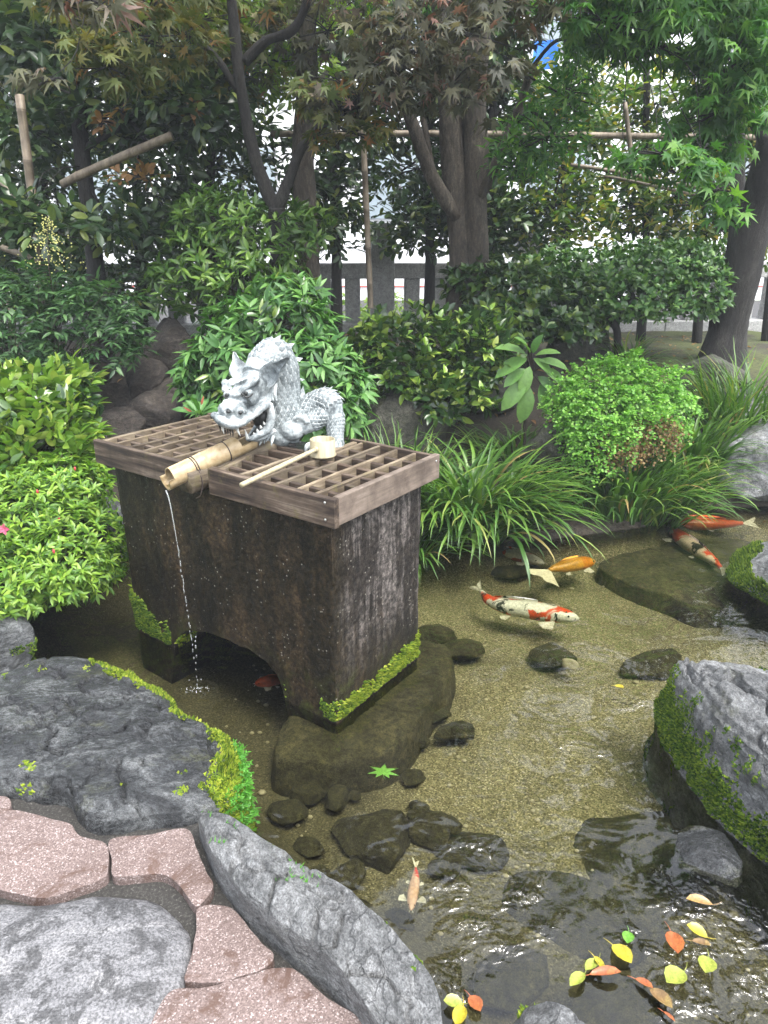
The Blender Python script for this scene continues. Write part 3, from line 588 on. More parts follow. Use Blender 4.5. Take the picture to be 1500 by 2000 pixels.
for i, (u, v, z, sx, sy, sz, rz, lab) in enumerate(((852, 1238, -0.14, .11, .08, .07, 0, 'flat dark stone under water right of the trough'),
        (905, 1270, -0.15, .1, .08, .07, .4, 'dark stone under water, second right of the trough'), (1080, 1280, -0.16, .11, .09, .08, 0, 'round dark stone alone on the sandy bed'),
        (893, 1428, -0.15, .09, .06, .06, .3, 'dark stone under water off the corner of the slab'), (850, 1395, -0.16, .07, .06, .05, 0, 'small stone under water against the slab edge'),
        (812, 1447, -0.16, .05, .045, .045, 0, 'smallest stone under water by the slab corner'), (735, 1640, -0.18, .15, .13, .1, 0, 'big mossy round stone under water by the small white fish'),
        (832, 1622, -0.19, .09, .08, .06, .5, 'mossy stone under water beside the big round one'), (920, 1665, -0.21, .11, .09, .05, .2, 'flat mossy stone under water above the ripples'),
        (1010, 1110, -0.14, .2, .12, .07, 0, 'dark stone under water below the big grass clump'),
        (1260, 1690, -0.21, .26, .22, .09, .3, 'broad brown slab under water near the right bank'), (1160, 1790, -0.21, .24, .15, .08, -.3, 'long mossy slab under water near the bottom right'),
        (1000, 1910, -0.14, .12, .09, .07, .2, 'green stone under water at the pale edging stone'), (1190, 1985, -0.03, .13, .1, .07, .1, 'blue grey stone just under water at the bottom edge'),
        (1275, 1300, -0.19, .18, .1, .07, .6, 'dark stone under water behind the tall boulder'), (600, 1545, -0.17, .08, .06, .05, 0, 'dark pebble under water beside the moss rim'),
        (660, 1560, -0.17, .06, .05, .045, .7, 'brown pebble under water left of the maple leaf'), (560, 1590, -0.17, .07, .06, .05, .2, 'dark pebble under water by the edging stone'),
        (690, 1500, -0.18, .09, .05, .04, .1, 'thin stone under water in front of the slab'), (640, 1505, -0.18, .05, .05, .04, .1, 'little stone under water in the slab shadow'))):
    rock('submerged_stone', lab, cR(u, v, z - sz * .15), (sx * 1.1, sy * 1.1, sz * .68), 90 + i, 'rock_under', 18, cat='stone', rough=0.05, rz=rz, planes=18)
rs = np.random.RandomState(77)
for i in range(17):
    u, v = rs.uniform(520, 900), rs.uniform(1500, 1800); p_ = G(u, v, -.19)
    if pond_sd(p_[:1], p_[1:2])[0] > -.12: continue
    s_ = rs.uniform(.025, .065); rock('submerged_stone', 'dark silty pebble lying on the bed between trough and edging stone', tuple(p_), (s_ * rs.uniform(1, 1.6), s_, s_ * .4), 400 + i, 'rock_under', 10, cat='stone', group='silty pebbles on the near bed', rz=rs.uniform(0, 3), planes=12, rough=.08)
M['pebble'] = plain('pale_pebble', (0.38, 0.34, 0.24), 0.7)
rock('submerged_stone', 'pale yellowish pebble beside the round dark stone', cR(1112, 1296, -0.13), (.045, .035, .03), 130, 'pebble', 10, cat='stone', planes=20)
rs = np.random.RandomState(8); mb = MB()
for k in range(420):
    x, y = rs.uniform(-0.7, 1.6), rs.uniform(1.3, 3.9); s = rs.uniform(0.004, 0.012) * (1 if rs.rand() < .9 else 1.6)
    if pond_sd(np.array([x]), np.array([y]))[0] > -0.3: continue
    V, F = ball((x, y, tz(x, y) + s * .3), (s, s * .8, s * .55), 6, 4); mb.add(V, F)
tag(mk('gravel', mb, M['pebble'], origin=(0, 0, -0.2)), 'scattered pale gravel grains on the pond bed', 'gravel', kind='stuff')
# ------------------------------------------------------------------ stone trough
TC, TYAW = np.array([-0.52, 2.898, 0.0]), -0.62
ca, sa = math.cos(TYAW), math.sin(TYAW)
def L2W(x, y, z): return np.array([TC[0] + x * ca - y * sa, TC[1] + x * sa + y * ca, z])
def L2Wv(V): return np.column_stack([TC[0] + V[:, 0] * ca - V[:, 1] * sa, TC[1] + V[:, 0] * sa + V[:, 1] * ca, V[:, 2]])
m, n, l, b = newmat('wet_concrete'); vec = coords(n, l); sep = n.new('ShaderNodeSeparateXYZ'); l.new(vec, sep.inputs[0])
a = noise(n, l, coords(n, l, (3, 3, 1)), 2.2, 8, 0.65, 0.3); r = ramp(n, [(0.36, (0.005, 0.004, 0.0018)), (0.5, (0.013, 0.0095, 0.0045)), (0.64, (0.034, 0.022, 0.011))]); l.new(a, r.inputs[0])
c = noise(n, l, vec, 52, 5, 0.75); cr = ramp(n, [(0.38, (0.3,) * 3), (0.5, (0.9,) * 3), (0.62, (2.0,) * 3)]); l.new(c, cr.inputs[0])
col = mixc(n, l, 1.0, r.outputs[0], cr.outputs[0], 'MULTIPLY')
stk = noise(n, l, coords(n, l, (34, 34, 1.3)), 1.0, 5, 0.6); stb = N(n, 'Math', operation='MULTIPLY_ADD'); l.new(noise(n, l, coords(n, l, (5, 5, 3)), 1.5, 5, .6), stb.inputs[0]); stb.inputs[1].default_value = .9; stb.inputs[2].default_value = -.45; sts = N(n, 'Math', operation='ADD'); l.new(stk, sts.inputs[0]); l.new(stb.outputs[0], sts.inputs[1])
sr = ramp(n, [(0.46, (0, 0, 0)), (0.62, (1, 1, 1))]); l.new(sts.outputs[0], sr.inputs[0])
xm = N(n, 'MapRange'); xm.inputs['From Min'].default_value = 0.585; xm.inputs['From Max'].default_value = 0.61; l.new(sep.outputs[0], xm.inputs['Value'])
# dry pale streaks belong to the end face only, away from the wet front edge and the damp foot
ym = N(n, 'MapRange'); ym.inputs['From Min'].default_value = -0.29; ym.inputs['From Max'].default_value = -0.16; l.new(sep.outputs[1], ym.inputs['Value'])
zm = N(n, 'MapRange'); zm.inputs['From Min'].default_value = 0.12; zm.inputs['From Max'].default_value = 0.45; l.new(sep.outputs[2], zm.inputs['Value'])
def mul(p, q):
    k = N(n, 'Math', operation='MULTIPLY'); l.new(p, k.inputs[0]); l.new(q, k.inputs[1]); return k.outputs[0]
endm = mul(mul(xm.outputs[0], ym.outputs[0]), zm.outputs[0])
drycol = mixc(n, l, 1.0, mixc(n, l, sr.outputs[0], (0.018, 0.015, 0.013), (0.085, 0.075, 0.069)), cr.outputs[0], 'MULTIPLY')
col = mixc(n, l, endm, col, drycol)
sp = N(n, 'TexVoronoi', Scale=42.0); l.new(vec, sp.inputs['Vector']); spr = ramp(n, [(0.0, (1, 1, 1)), (0.14, (0.5, 0.5, 0.5)), (0.17, (0, 0, 0))]); l.new(sp.outputs['Distance'], spr.inputs[0])
spn = noise(n, l, vec, 9, 3); spf = ramp(n, [(0.46, (0, 0, 0)), (0.6, (0.7, 0.7, 0.7))]); l.new(spn, spf.inputs[0])
col = mixc(n, l, mul(spr.outputs[0], spf.outputs[0]), col, (0.35, 0.33, 0.29))
gm = N(n, 'MapRange'); gm.inputs['From Min'].default_value = 0.24; gm.inputs['From Max'].default_value = 0.0; l.new(sep.outputs[2], gm.inputs['Value'])
gn = ramp(n, [(0.5, (0, 0, 0)), (0.7, (0.7,) * 3)]); l.new(noise(n, l, vec, 12, 6, 0.7), gn.inputs[0])
col = mixc(n, l, mul(gm.outputs[0], gn.outputs[0]), col, (0.08, 0.1, 0.015))
l.new(col, b.inputs['Base Color']); b.inputs['Roughness'].default_value = 0.55; b.inputs['Specular IOR Level'].default_value = 0.22
bb = bump(n, l, c, 0.9, 0.006, b); bump(n, l, a, 0.4, 0.02, b, bb)
M['trough'] = m
LX, LY, ZT0 = 1.245, 0.588, 0.844
AX = np.array([-0.40, -0.364, -0.33, -0.278, -0.217, -0.096, 0.018, 0.162, 0.263, 0.311, 0.345, 0.367, 0.40]); AZ = np.array([-0.25, -0.1, 0.03, 0.099, 0.138, 0.163, 0.169, 0.168, 0.141, 0.104, 0.03, -0.1, -0.25])
xs = np.unique(np.concatenate([np.linspace(-LX / 2, LX / 2, 90), np.linspace(-0.4, -0.25, 14), np.linspace(0.29, 0.4, 14)]))
zb = np.where((xs > -0.40) & (xs < 0.40), np.interp(xs, AX, AZ), -0.25); NZ = 64; ss = np.linspace(0, 1, NZ)
mb = MB()
for sgn in (-1, 1):
    V = np.stack([np.broadcast_to(xs, (NZ, len(xs))), np.full((NZ, len(xs)), sgn * LY / 2), zb + (ZT0 - zb) * ss[:, None]], -1).reshape(-1, 3); f = grid(len(xs), NZ)
    mb.add(V, [f if sgn < 0 else f[:, ::-1]])
ys = np.linspace(-LY / 2, LY / 2, 44)
V = np.stack([np.broadcast_to(xs, (44, len(xs))), np.broadcast_to(ys[:, None], (44, len(xs))), np.broadcast_to(zb, (44, len(xs)))], -1).reshape(-1, 3); mb.add(V, [grid(len(xs), 44)[:, ::-1]])
for sgn in (-1, 1):
    V = np.stack([np.full((NZ, 44), sgn * LX / 2), np.broadcast_to(ys, (NZ, 44)), np.broadcast_to((-0.25 + (ZT0 + 0.25) * ss)[:, None], (NZ, 44))], -1).reshape(-1, 3); f = grid(44, NZ); mb.add(V, [f if sgn > 0 else f[:, ::-1]])
V, F = mb.arrays()
# rounded, worn arrises and a rough cast face
ex, ey = LX / 2 - np.abs(V[:, 0]), LY / 2 - np.abs(V[:, 1]); rr_ = 0.022
k = (ex < rr_) & (ey < rr_); dx, dy = rr_ - ex, rr_ - ey; dd = np.hypot(dx, dy); fct = np.where(k & (dd > rr_), rr_ / np.maximum(dd, 1e-9), 1.0)
V[:, 0] = np.where(k, np.sign(V[:, 0]) * (LX / 2 - rr_ + dx * fct), V[:, 0]); V[:, 1] = np.where(k, np.sign(V[:, 1]) * (LY / 2 - rr_ + dy * fct), V[:, 1])
nr = np.column_stack([np.where(ex < 0.002, np.sign(V[:, 0]), 0), np.where(ey < 0.002, np.sign(V[:, 1]), 0), 0 * ex])
V += nr * (0.006 * fbm(V * 5, 4, 4) + 0.0035 * fbm(V * 40, 3, 6))[:, None]
V[:, 2] += np.where((zb.max() > 0) & (np.abs(V[:, 2] - np.interp(V[:, 0], xs, zb)) < 0.004), 0.008 * fbm(V * 20, 3, 2), 0)
trough = empty('stone_trough', TC, TYAW); tag(trough, 'dark wet concrete trough with an arched opening standing in the pond', 'trough')
mk('body', (V, F), M['trough'], trough, local=True)
TVF = (L2Wv(V), F)
mb = MB()   # rim and the dark inside
for (x0, x1, y0, y1) in ((-LX / 2 + .004, LX / 2 - .004, -LY / 2 + .004, -LY / 2 + 0.06), (-LX / 2 + .004, LX / 2 - .004, LY / 2 - 0.06, LY / 2 - .004), (-LX / 2 + .004, -LX / 2 + 0.06, -LY / 2 + 0.061, LY / 2 - 0.061), (LX / 2 - 0.06, LX / 2 - .004, -LY / 2 + 0.061, LY / 2 - 0.061)):
    mb.add(*bar(((x0 + x1) / 2, y0, 0.72), ((x0 + x1) / 2, y1, 0.72), x1 - x0, 0.243))
mk('rim', mb, M['trough'], trough, local=True, sm=False)
m, n, l, b = newmat('still_dark_water'); b.inputs['Base Color'].default_value = (0.01, 0.01, 0.008, 1); b.inputs['Roughness'].default_value = 0.05
mk('basin_water', (np.array([(-.57, -.24, .74), (.57, -.24, .74), (.57, .24, .74), (-.57, .24, .74)]), np.array([[0, 1, 2, 3]])), m, trough, local=True, sm=False)
def tl(c):
    d = c - TC; return d[:, 0] * ca + d[:, 1] * sa, -d[:, 0] * sa + d[:, 1] * ca
def moss_local(parent, V, F, mask, seed, spacing, h, mat, maxn):
    holder = empty('tmp', (0, 0, 0)); o = moss(holder, (V, F), mask, seed, spacing, h, mat, maxn)
    if o: o.parent = parent
    bpy.data.objects.remove(holder); return o
moss_local(trough, V, F, lambda c, nn: (nn[:, 0] > 0.5) * smooth(.045, -.03, c[:, 2] - (0.05 + 0.05 * smooth(-.3, .3, c[:, 1]) + 0.1 * fbm(c * 16, 4, 3, .75))) * (c[:, 2] > 0.012), 3, 0.0045, 0.013, 'moss', 12000)
moss_local(trough, V, F, lambda c, nn: (nn[:, 1] < -0.5) * (c[:, 0] > 0.45) * (c[:, 2] < (c[:, 0] - 0.47) * 0.5 + 0.1 * fbm(c * 16, 4, 3, .75)) * (c[:, 2] > 0.012) * 0.9, 4, 0.005, 0.010, 'moss_green', 4000)
moss_local(trough, V, F, lambda c, nn: ((nn[:, 1] < -0.5) | (nn[:, 0] < -0.5)) * (c[:, 0] < -0.36) * smooth(.06, -.04, c[:, 2] - (0.2 - (c[:, 0] + 0.62) * 0.62 + 0.1 * fbm(c * 16, 4, 3, .75))) * (c[:, 2] > 0.01), 5, 0.0048, 0.016, 'moss_green', 9000)

# ------------------------------------------------------------------ the two wooden grates
GREY = [(0.3, (0.10, 0.07, 0.05)), (0.5, (0.2, 0.155, 0.12)), (0.7, (0.34, 0.28, 0.23))]
M['wood_x'] = wood_mat('weathered_board', [(0.33, (0.014, 0.009, 0.006)), (0.45, (0.05, 0.033, 0.022)), (0.57, (0.1, 0.075, 0.055)), (0.68, (0.19, 0.155, 0.12))], 0)
M['wood_y'] = wood_mat('weathered_slat', [(0.3, (0.04, 0.028, 0.018)), (0.5, (0.125, 0.1, 0.068)), (0.7, (0.25, 0.215, 0.155))], 1)
M['wood_new'] = wood_mat('pale_end_board', [(0.28, (0.09, 0.072, 0.058)), (0.5, (0.15, 0.122, 0.101)), (0.72, (0.21, 0.176, 0.15))], 1, 0.7, False)
M['steel'] = plain('screw_steel', (0.5, 0.5, 0.48), 0.35, 0.9)
ZT = 0.95; ZB = 0.846; BH = ZT - ZB; zc = (ZT + ZB) / 2 - ZB
def grate(name, label):
    o = empty(name, L2W(0, 0, ZB), TYAW); tag(o, label, 'grate'); return o
def piece(parent, nm, p0, p1, w, h, mat, warp=0.002, seed=0):
    mb = MB(); mb.add(*bar(p0, p1, w, h, warp=warp, seed=seed, n=5)); return mk(nm, mb, M[mat], parent, local=True, sm=False)
gl_ = grate('wooden_grate', 'weathered wooden grate on the left half of the trough')
piece(gl_, 'front_board', (-0.676, -0.327, zc), (-0.088, -0.327, zc), 0.026, BH, 'wood_x', 0.003, 1)
piece(gl_, 'side_board', (-0.66, -0.313, zc - .004), (-0.66, 0.30, zc - .004), 0.022, BH - .008, 'wood_y', 0.003, 2)
piece(gl_, 'back_board', (-0.67, 0.313, zc), (-0.085, 0.313, zc), 0.024, BH, 'wood_x', 0.002, 3)
piece(gl_, 'side_board', (-0.1, -0.313, zc - .006), (-0.1, 0.30, zc - .006), 0.022, BH - .012, 'wood_y', 0.002, 4)
for i, x in enumerate((-0.56, -0.465, -0.37, -0.278, -0.182)): piece(gl_, 'slat', (x, -0.313, 0.066), (x, 0.30, 0.066), 0.015, 0.066, 'wood_y', 0.003, 10 + i)
for i in range(6): y = -0.232 + 0.093 * i; piece(gl_, 'cross_slat', (-0.648, y, 0.066), (-0.112, y, 0.066), 0.02, 0.05, 'wood_x', 0.002, 30 + i)
gr_ = grate('wooden_grate', 'weathered wooden grate with a new end board on the right half of the trough')
piece(gr_, 'front_board', (0.058, -0.327, zc), (0.676, -0.327, zc), 0.026, BH, 'wood_x', 0.003, 5)
o = piece(gr_, 'end_board', (0.662, -0.3135, zc + .002), (0.662, 0.338, zc + .002), 0.026, BH - .002, 'wood_new', 0.001, 6); tag(o, 'newer pale end board')
piece(gr_, 'back_board', (0.235, 0.322, zc), (0.648, 0.322, zc), 0.022, BH, 'wood_x', 0.002, 7)
piece(gr_, 'side_board', (0.262, 0.02, zc - .003), (0.262, 0.31, zc - .003), 0.022, BH - .006, 'wood_y', 0.002, 8)
piece(gr_, 'side_board', (0.085, -0.312, zc - .005), (-0.005, 0.0, zc - .005), 0.024, BH - .01, 'wood_y', 0.002, 9)
piece(gr_, 'inner_board', (-0.012, 0.012, zc - .004), (0.25, 0.012, zc - .004), 0.022, BH - .008, 'wood_x', 0.002, 10)
piece(gr_, 'inner_board', (0.0, 0.058, zc + .004), (0.25, 0.058, zc + .004), 0.02, BH - .008, 'wood_x', 0.002, 11)
for i, (x, y1) in enumerate(((0.2, 0.0), (0.298, 0.31), (0.389, 0.31), (0.481, 0.31), (0.571, 0.31))): piece(gr_, 'slat', (x, -0.313, 0.066), (x, y1, 0.066), 0.015, 0.066, 'wood_y', 0.003, 50 + i)
for i in range(6): y = -0.245 + 0.093 * i; piece(gr_, 'cross_slat', (0.075 - 0.25 * (y + .31) if y < 0 else 0.274, y, 0.066), (0.648, y, 0.066), 0.02, 0.05, 'wood_x', 0.002, 70 + i)
for (x, y, z, ax) in ((0.638, -0.3415, 0.088, 1), (0.638, -0.3415, 0.026, 1), (0.6765, 0.31, 0.082, 0)):
    V_, F_ = ball((x, y, z), (0.005, 0.003, 0.005) if ax else (0.003, 0.005, 0.005), 8, 5); mk('screw', (V_, {4: F_[0], 3: F_[1]}), M['steel'], gr_, local=True)

# ---- timber bearer under the spout
bo = empty('timber_bearer', L2W(-0.02, -0.1, 0.83), TYAW); tag(bo, 'rough reddish timber bearer under the bamboo spout', 'timber')
V_, F_ = bar((-0.025, -0.275, 0.055), (0.02, 0.16, 0.1), 0.095, 0.085, ch=0.014, warp=0.006, n=24)
V_ = V_ + (np.array([1, .2, 1]) * (fbm(V_ * 30, 3, 4) * 0.007)[:, None]); mb = MB().add(V_, F_); mk('beam', mb, M['wood_y'], bo, local=True)

# ---- bamboo spout
m, n, l, b = newmat('yellow_bamboo'); vec = coords(n, l, (30, 2, 30)); a = noise(n, l, vec, 2, 5, 0.6); r = ramp(n, [(0.3, (0.24, 0.17, 0.085)), (0.7, (0.38, 0.3, 0.18))]); l.new(a, r.inputs[0])
l.new(r.outputs[0], b.inputs['Base Color']); b.inputs['Roughness'].default_value = 0.42; bump(n, l, a, 0.2, 0.002, b); M['bamboo'] = m
m, n, l, b = newmat('bamboo_inside'); b.inputs['Base Color'].default_value = (0.4, 0.35, 0.22, 1); b.inputs['Roughness'].default_value = 0.35; M['bamboo_in'] = m
p0, p1 = L2W(-0.068, -0.445, 0.905), L2W(0.02, -0.065, 1.0)
ax_ = unit(p1 - p0); sx_ = unit(np.cross(ax_, [0, 0, 1.0])); uz_ = np.cross(sx_, ax_); Ls = np.linalg.norm(p1 - p0)
sp_ = empty('bamboo_spout', p0 - np.array([0, 0, 0.05])); tag(sp_, 'yellow bamboo spout tied with wire, pouring water into the pond', 'spout')
def halfpipe(ts, ang_of, ro, ri):
    mb = MB(); K = 21; Vo = []; Vi = []
    for t in ts:
        h = ang_of(t); th = np.linspace(-math.pi / 2 - h, -math.pi / 2 + h, K)
        k = 1 + 0.05 * math.exp(-((t - 0.42) / 0.015) ** 2); c = p0 + ax_ * Ls * t
        rad = np.cos(th)[:, None] * sx_ + np.sin(th)[:, None] * uz_; Vo.append(c + rad * ro * k); Vi.append(c + rad * ri)
    n_ = len(ts); V = np.concatenate(Vo + Vi); f = grid(K, n_); g_ = f[:, ::-1] + K * n_; N_ = K * n_
    e = []
    for i in range(n_ - 1):
        for q in (0, K - 1): a0 = i * K + q; e.append([a0, a0 + K, a0 + K + N_, a0 + N_])
    for i in (0, n_ - 1):
        for q in range(K - 1): a0 = i * K + q; e.append([a0, a0 + 1, a0 + 1 + N_, a0 + N_])
    return mb.add(V, [f, g_, np.array(e)])
def opening(t): # half-angle of the wall: a full pipe in the middle, cut open at both ends
    return math.pi * (0.56 + 0.44 * smooth(0.055, 0.075, t) * (1 - smooth(0.81, 0.83, t))) if 0.06 < t < 0.83 else math.pi * 0.56
mk('pipe', halfpipe(np.unique(np.concatenate([np.linspace(0, 1, 30), np.linspace(0.05, 0.08, 10), np.linspace(0.4, 0.44, 8), np.linspace(0.8, 0.84, 10)])), opening, 0.041, 0.035), M['bamboo'], sp_)
M['wire'] = plain('tie_wire', (0.06, 0.045, 0.04), 0.5, 0.4)
for t, rr2 in ((0.30, 0.0428), (0.325, 0.0428), (0.68, 0.0428)):
    th = np.linspace(0, 2 * math.pi, 28); c = p0 + ax_ * Ls * t; P_ = c + rr2 * (np.cos(th)[:, None] * sx_ + np.sin(th)[:, None] * uz_)
    mk('wire_tie', MB().add(*tube(P_, 0.0022, 5, cap=False)), M['wire'], sp_)
c = p0 + ax_ * Ls * 0.31 + sx_ * 0.046; mk('wire_tie', MB().add(*tube([c, c + np.array([0.01, -0.004, -0.05]), c + np.array([0.0, -0.012, -0.1]), c + np.array([-0.02, -0.005, -0.115])], 0.0022, 5, 10)), M['wire'], sp_)
th = np.linspace(math.pi, 2 * math.pi, 12); cA, cB = p0 + ax_ * 0.004, p0 + ax_ * Ls * 0.995
V_ = [];  # thin water film inside
for c in np.linspace(0, 1, 12):
    q = cA + (cB - cA) * c
    for xw in (-0.026, 0, 0.026): V_.append(q + sx_ * xw - uz_ * (0.029))
mk('water_film', (np.array(V_), grid(3, 12)), M['water'], sp_)

# ---- falling water
m, n, l, b = newmat('falling_water'); b.inputs['Base Color'].default_value = (0.9, 0.95, 0.95, 1); b.inputs['Roughness'].default_value = 0.05; b.inputs['Transmission Weight'].default_value = 0.75; b.inputs['IOR'].default_value = 1.33; M['drops'] = m
lip = p0 + np.array([0, 0, -0.038]); land_ = SPL; rs = np.random.RandomState(4)
fw = empty('falling_water', land_); tag(fw, 'thin broken stream of water falling from the bamboo spout', 'water jet')
def fall(t): return np.array([lip[0] + (land_[0] - lip[0]) * t ** 0.5, lip[1] + (land_[1] - lip[1]) * t ** 0.5, lip[2] * (1 - t)])
tt = np.linspace(0, 0.26, 10); mk('thread', MB().add(*tube([fall(t) for t in tt], np.linspace(0.003, 0.001, 10), 6)), M['drops'], fw)
mb = MB(); t = 0.265
while t < 0.98:
    L_ = rs.uniform(0.004, 0.012); p = fall(t) + rs.normal(size=3) * 0.0012 * (1 + 3 * (t > .8)); mb.add(*ball(p, (0.002, 0.002, L_), 7, 6)); t += rs.uniform(0.012, 0.034)
for k in range(5): p = fall(rs.uniform(0.7, 0.95)) + np.array([rs.uniform(0.005, 0.03), 0, 0]); mb.add(*ball(p, (0.003, 0.003, 0.005), 6, 5))
tag(mk('droplets', mb, M['drops'], fw), kind='stuff')
mb = MB()
for k in range(46):
    q = rs.uniform(0, 6.28); d = abs(rs.normal()) * 0.03; mb.add(*ball(land_ + np.array([math.cos(q) * d * 1.6, math.sin(q) * d, rs.uniform(0.002, 0.02) * math.exp(-d * 20)]), rs.uniform(0.001, 0.003), 6, 5))
tag(mk('splash', mb, M['drops'], fw), kind='stuff')

# ---- ladle
lc = L2W(0.305, 0.045, 0.953); lo = empty('ladle', lc); tag(lo, 'pale bamboo water ladle resting across the right grate', 'ladle')
prof = [(0.0, 0.004), (0.047, 0.004), (0.054, 0.0), (0.0545, 0.004), (0.051, 0.009), (0.0505, 0.066), (0.048, 0.068), (0.046, 0.066), (0.0455, 0.012), (0.0, 0.012)]
K = 36; V_ = np.array([[r_ * math.cos(q), r_ * math.sin(q), z_] for r_, z_ in prof for q in np.linspace(0, 2 * math.pi, K, endpoint=False)]) + lc
j = np.arange(K); F_ = np.concatenate([np.stack([i * K + j, i * K + (j + 1) % K, (i + 1) * K + (j + 1) % K, (i + 1) * K + j], -1) for i in range(len(prof) - 1)])
m, n, l, b = newmat('pale_ladle_bamboo'); vec = coords(n, l, (40, 40, 3)); a = noise(n, l, vec, 1.5, 5); r = ramp(n, [(0.3, (0.25, 0.21, 0.125)), (0.7, (0.38, 0.34, 0.23))]); l.new(a, r.inputs[0]); l.new(r.outputs[0], b.inputs['Base Color']); b.inputs['Roughness'].default_value = 0.38; M['ladle'] = m
mk('cup', (V_, F_), M['ladle'], lo)
h0, h1 = L2W(0.345, -0.44, 0.966), L2W(0.312, 0.005, 0.99)
mk('handle', MB().add(*tube([h0, (h0 + h1) / 2, h1], [0.0095, 0.0098, 0.0088], 10, 14)), M['ladle'], lo)
mk('ferrule', MB().add(*tube([h1 - unit(h1 - h0) * 0.018, h1 + unit(h1 - h0) * 0.004], [0.0125, 0.013], 10)), M['ladle'], lo)
# ------------------------------------------------------------------ dragon
m, n, l, b = newmat('weathered_bronze_patina'); vec = coords(n, l)
a = noise(n, l, vec, 9, 8, 0.7, 0.4); r = ramp(n, [(0.36, (0.075, 0.09, 0.096)), (0.46, (0.24, 0.27, 0.278)), (0.6, (0.46, 0.49, 0.49))]); l.new(a, r.inputs[0])
c = noise(n, l, vec, 60, 6, 0.75); cr = ramp(n, [(0.36, (0.5, 0.53, 0.55)), (0.52, (1.0, 1.0, 1.0)), (0.65, (1.25, 1.25, 1.25))]); l.new(c, cr.inputs[0])
col = mixc(n, l, 1.0, r.outputs[0], cr.outputs[0], 'MULTIPLY')
l.new(col, b.inputs['Base Color']); b.inputs['Roughness'].default_value = 0.62; bb = bump(n, l, c, 0.6, 0.004, b); bump(n, l, a, 0.3, 0.01, b, bb); M['dragon'] = m
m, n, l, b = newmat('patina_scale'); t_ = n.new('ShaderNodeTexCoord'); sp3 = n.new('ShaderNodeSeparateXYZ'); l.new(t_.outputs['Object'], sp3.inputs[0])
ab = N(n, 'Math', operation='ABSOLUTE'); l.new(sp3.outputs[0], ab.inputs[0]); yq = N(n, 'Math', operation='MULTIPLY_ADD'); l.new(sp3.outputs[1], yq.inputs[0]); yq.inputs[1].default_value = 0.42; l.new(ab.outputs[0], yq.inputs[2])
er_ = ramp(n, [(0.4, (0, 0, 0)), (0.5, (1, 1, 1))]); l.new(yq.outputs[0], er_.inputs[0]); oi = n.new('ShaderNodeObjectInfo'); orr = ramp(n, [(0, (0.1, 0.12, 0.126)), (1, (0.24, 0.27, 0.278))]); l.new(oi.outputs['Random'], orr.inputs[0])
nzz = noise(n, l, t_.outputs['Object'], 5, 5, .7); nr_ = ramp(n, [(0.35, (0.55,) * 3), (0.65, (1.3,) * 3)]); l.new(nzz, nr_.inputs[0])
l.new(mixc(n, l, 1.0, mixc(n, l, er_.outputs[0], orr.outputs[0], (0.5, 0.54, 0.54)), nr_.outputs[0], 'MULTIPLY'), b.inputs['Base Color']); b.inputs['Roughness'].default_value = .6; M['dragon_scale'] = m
M['dragon_dark'] = plain('dark_bronze_and_shade', (0.022, 0.024, 0.024), 0.4)  # dark parts; also the shade in mouth and nostrils, put into colour
M['tooth'] = plain('patina_tooth', (0.5, 0.52, 0.5), 0.5)
D0 = A(545, 872, 2.95)
dr = empty('dragon_sculpture', D0); tag(dr, 'grey weathered dragon sculpture with open mouth above the trough', 'sculpture')
def pts(l_): return np.array([A(u, v, y) for u, v, y in l_])
def remesh(mbs, name, mat, voxel=0.004, smooth_it=3, noise_amp=0.0015):
    V, F = mbs.arrays(); me = mesh_of('tmp', V, F); o = bpy.data.objects.new('tmp', me); COL.objects.link(o)
    md = o.modifiers.new('r', 'REMESH'); md.mode = 'VOXEL'; md.voxel_size = voxel
    s = o.modifiers.new('s', 'SMOOTH'); s.factor = 0.5; s.iterations = smooth_it
    dg = bpy.context.evaluated_depsgraph_get(); ev = o.evaluated_get(dg).to_mesh()
    nv = len(ev.vertices); co = np.zeros(nv * 3, np.float32); ev.vertices.foreach_get('co', co); co = co.reshape(-1, 3).astype(float)
    no = np.zeros(nv * 3, np.float32); ev.vertices.foreach_get('normal', no); no = no.reshape(-1, 3)
    faces = np.array([list(p.vertices) for p in ev.polygons if len(p.vertices) == 4]); o.evaluated_get(dg).to_mesh_clear()
    bpy.data.objects.remove(o); bpy.data.meshes.remove(me)
    co = co + no * (fbm(co * 60, 3, 7) * noise_amp * 1.6)[:, None]
    return co, faces
B = MB()
NECK = [(556, 866, 2.97), (554, 830, 2.99), (549, 790, 3.0), (546, 750, 3.0), (545, 715, 2.98), (535, 690, 2.94), (515, 705, 2.89), (500, 735, 2.84)]
NR = [0.062, 0.078, 0.082, 0.084, 0.078, 0.060, 0.056, 0.06]
NP = catmull(pts(NECK), 60); NRR = np.interp(np.linspace(0, 7, 60), np.arange(8), NR)
B.add(*tube(NP, NRR, 20))
# skull, cheek, muzzle, upper lip
for u, v, y, s in ((500, 750, 2.83, (.066, .075, .062)), (505, 775, 2.83, (.05, .055, .05)), (478, 772, 2.78, (.06, .065, .048)), (458, 792, 2.735, (.05, .052, .038)), (443, 798, 2.70, (.034, .034, .026)), (470, 800, 2.72, (.026, .026, .022))):
    B.add(*ball(A(u, v, y), s, 20, 14))
UL = pts([(520, 786, 2.80), (508, 798, 2.765), (492, 812, 2.735), (474, 824, 2.70), (452, 829, 2.672), (432, 822, 2.655), (413, 808, 2.65)])
B.add(*tube(UL, [.022, .018, .015, .016, .02, .021, .009], 12, 40))
UL2 = pts([(500, 772, 2.90), (480, 786, 2.86), (460, 800, 2.815), (443, 812, 2.76), (430, 816, 2.71), (416, 809, 2.665)])
B.add(*tube(UL2, [.02, .018, .018, .02, .022, .01], 12, 34))
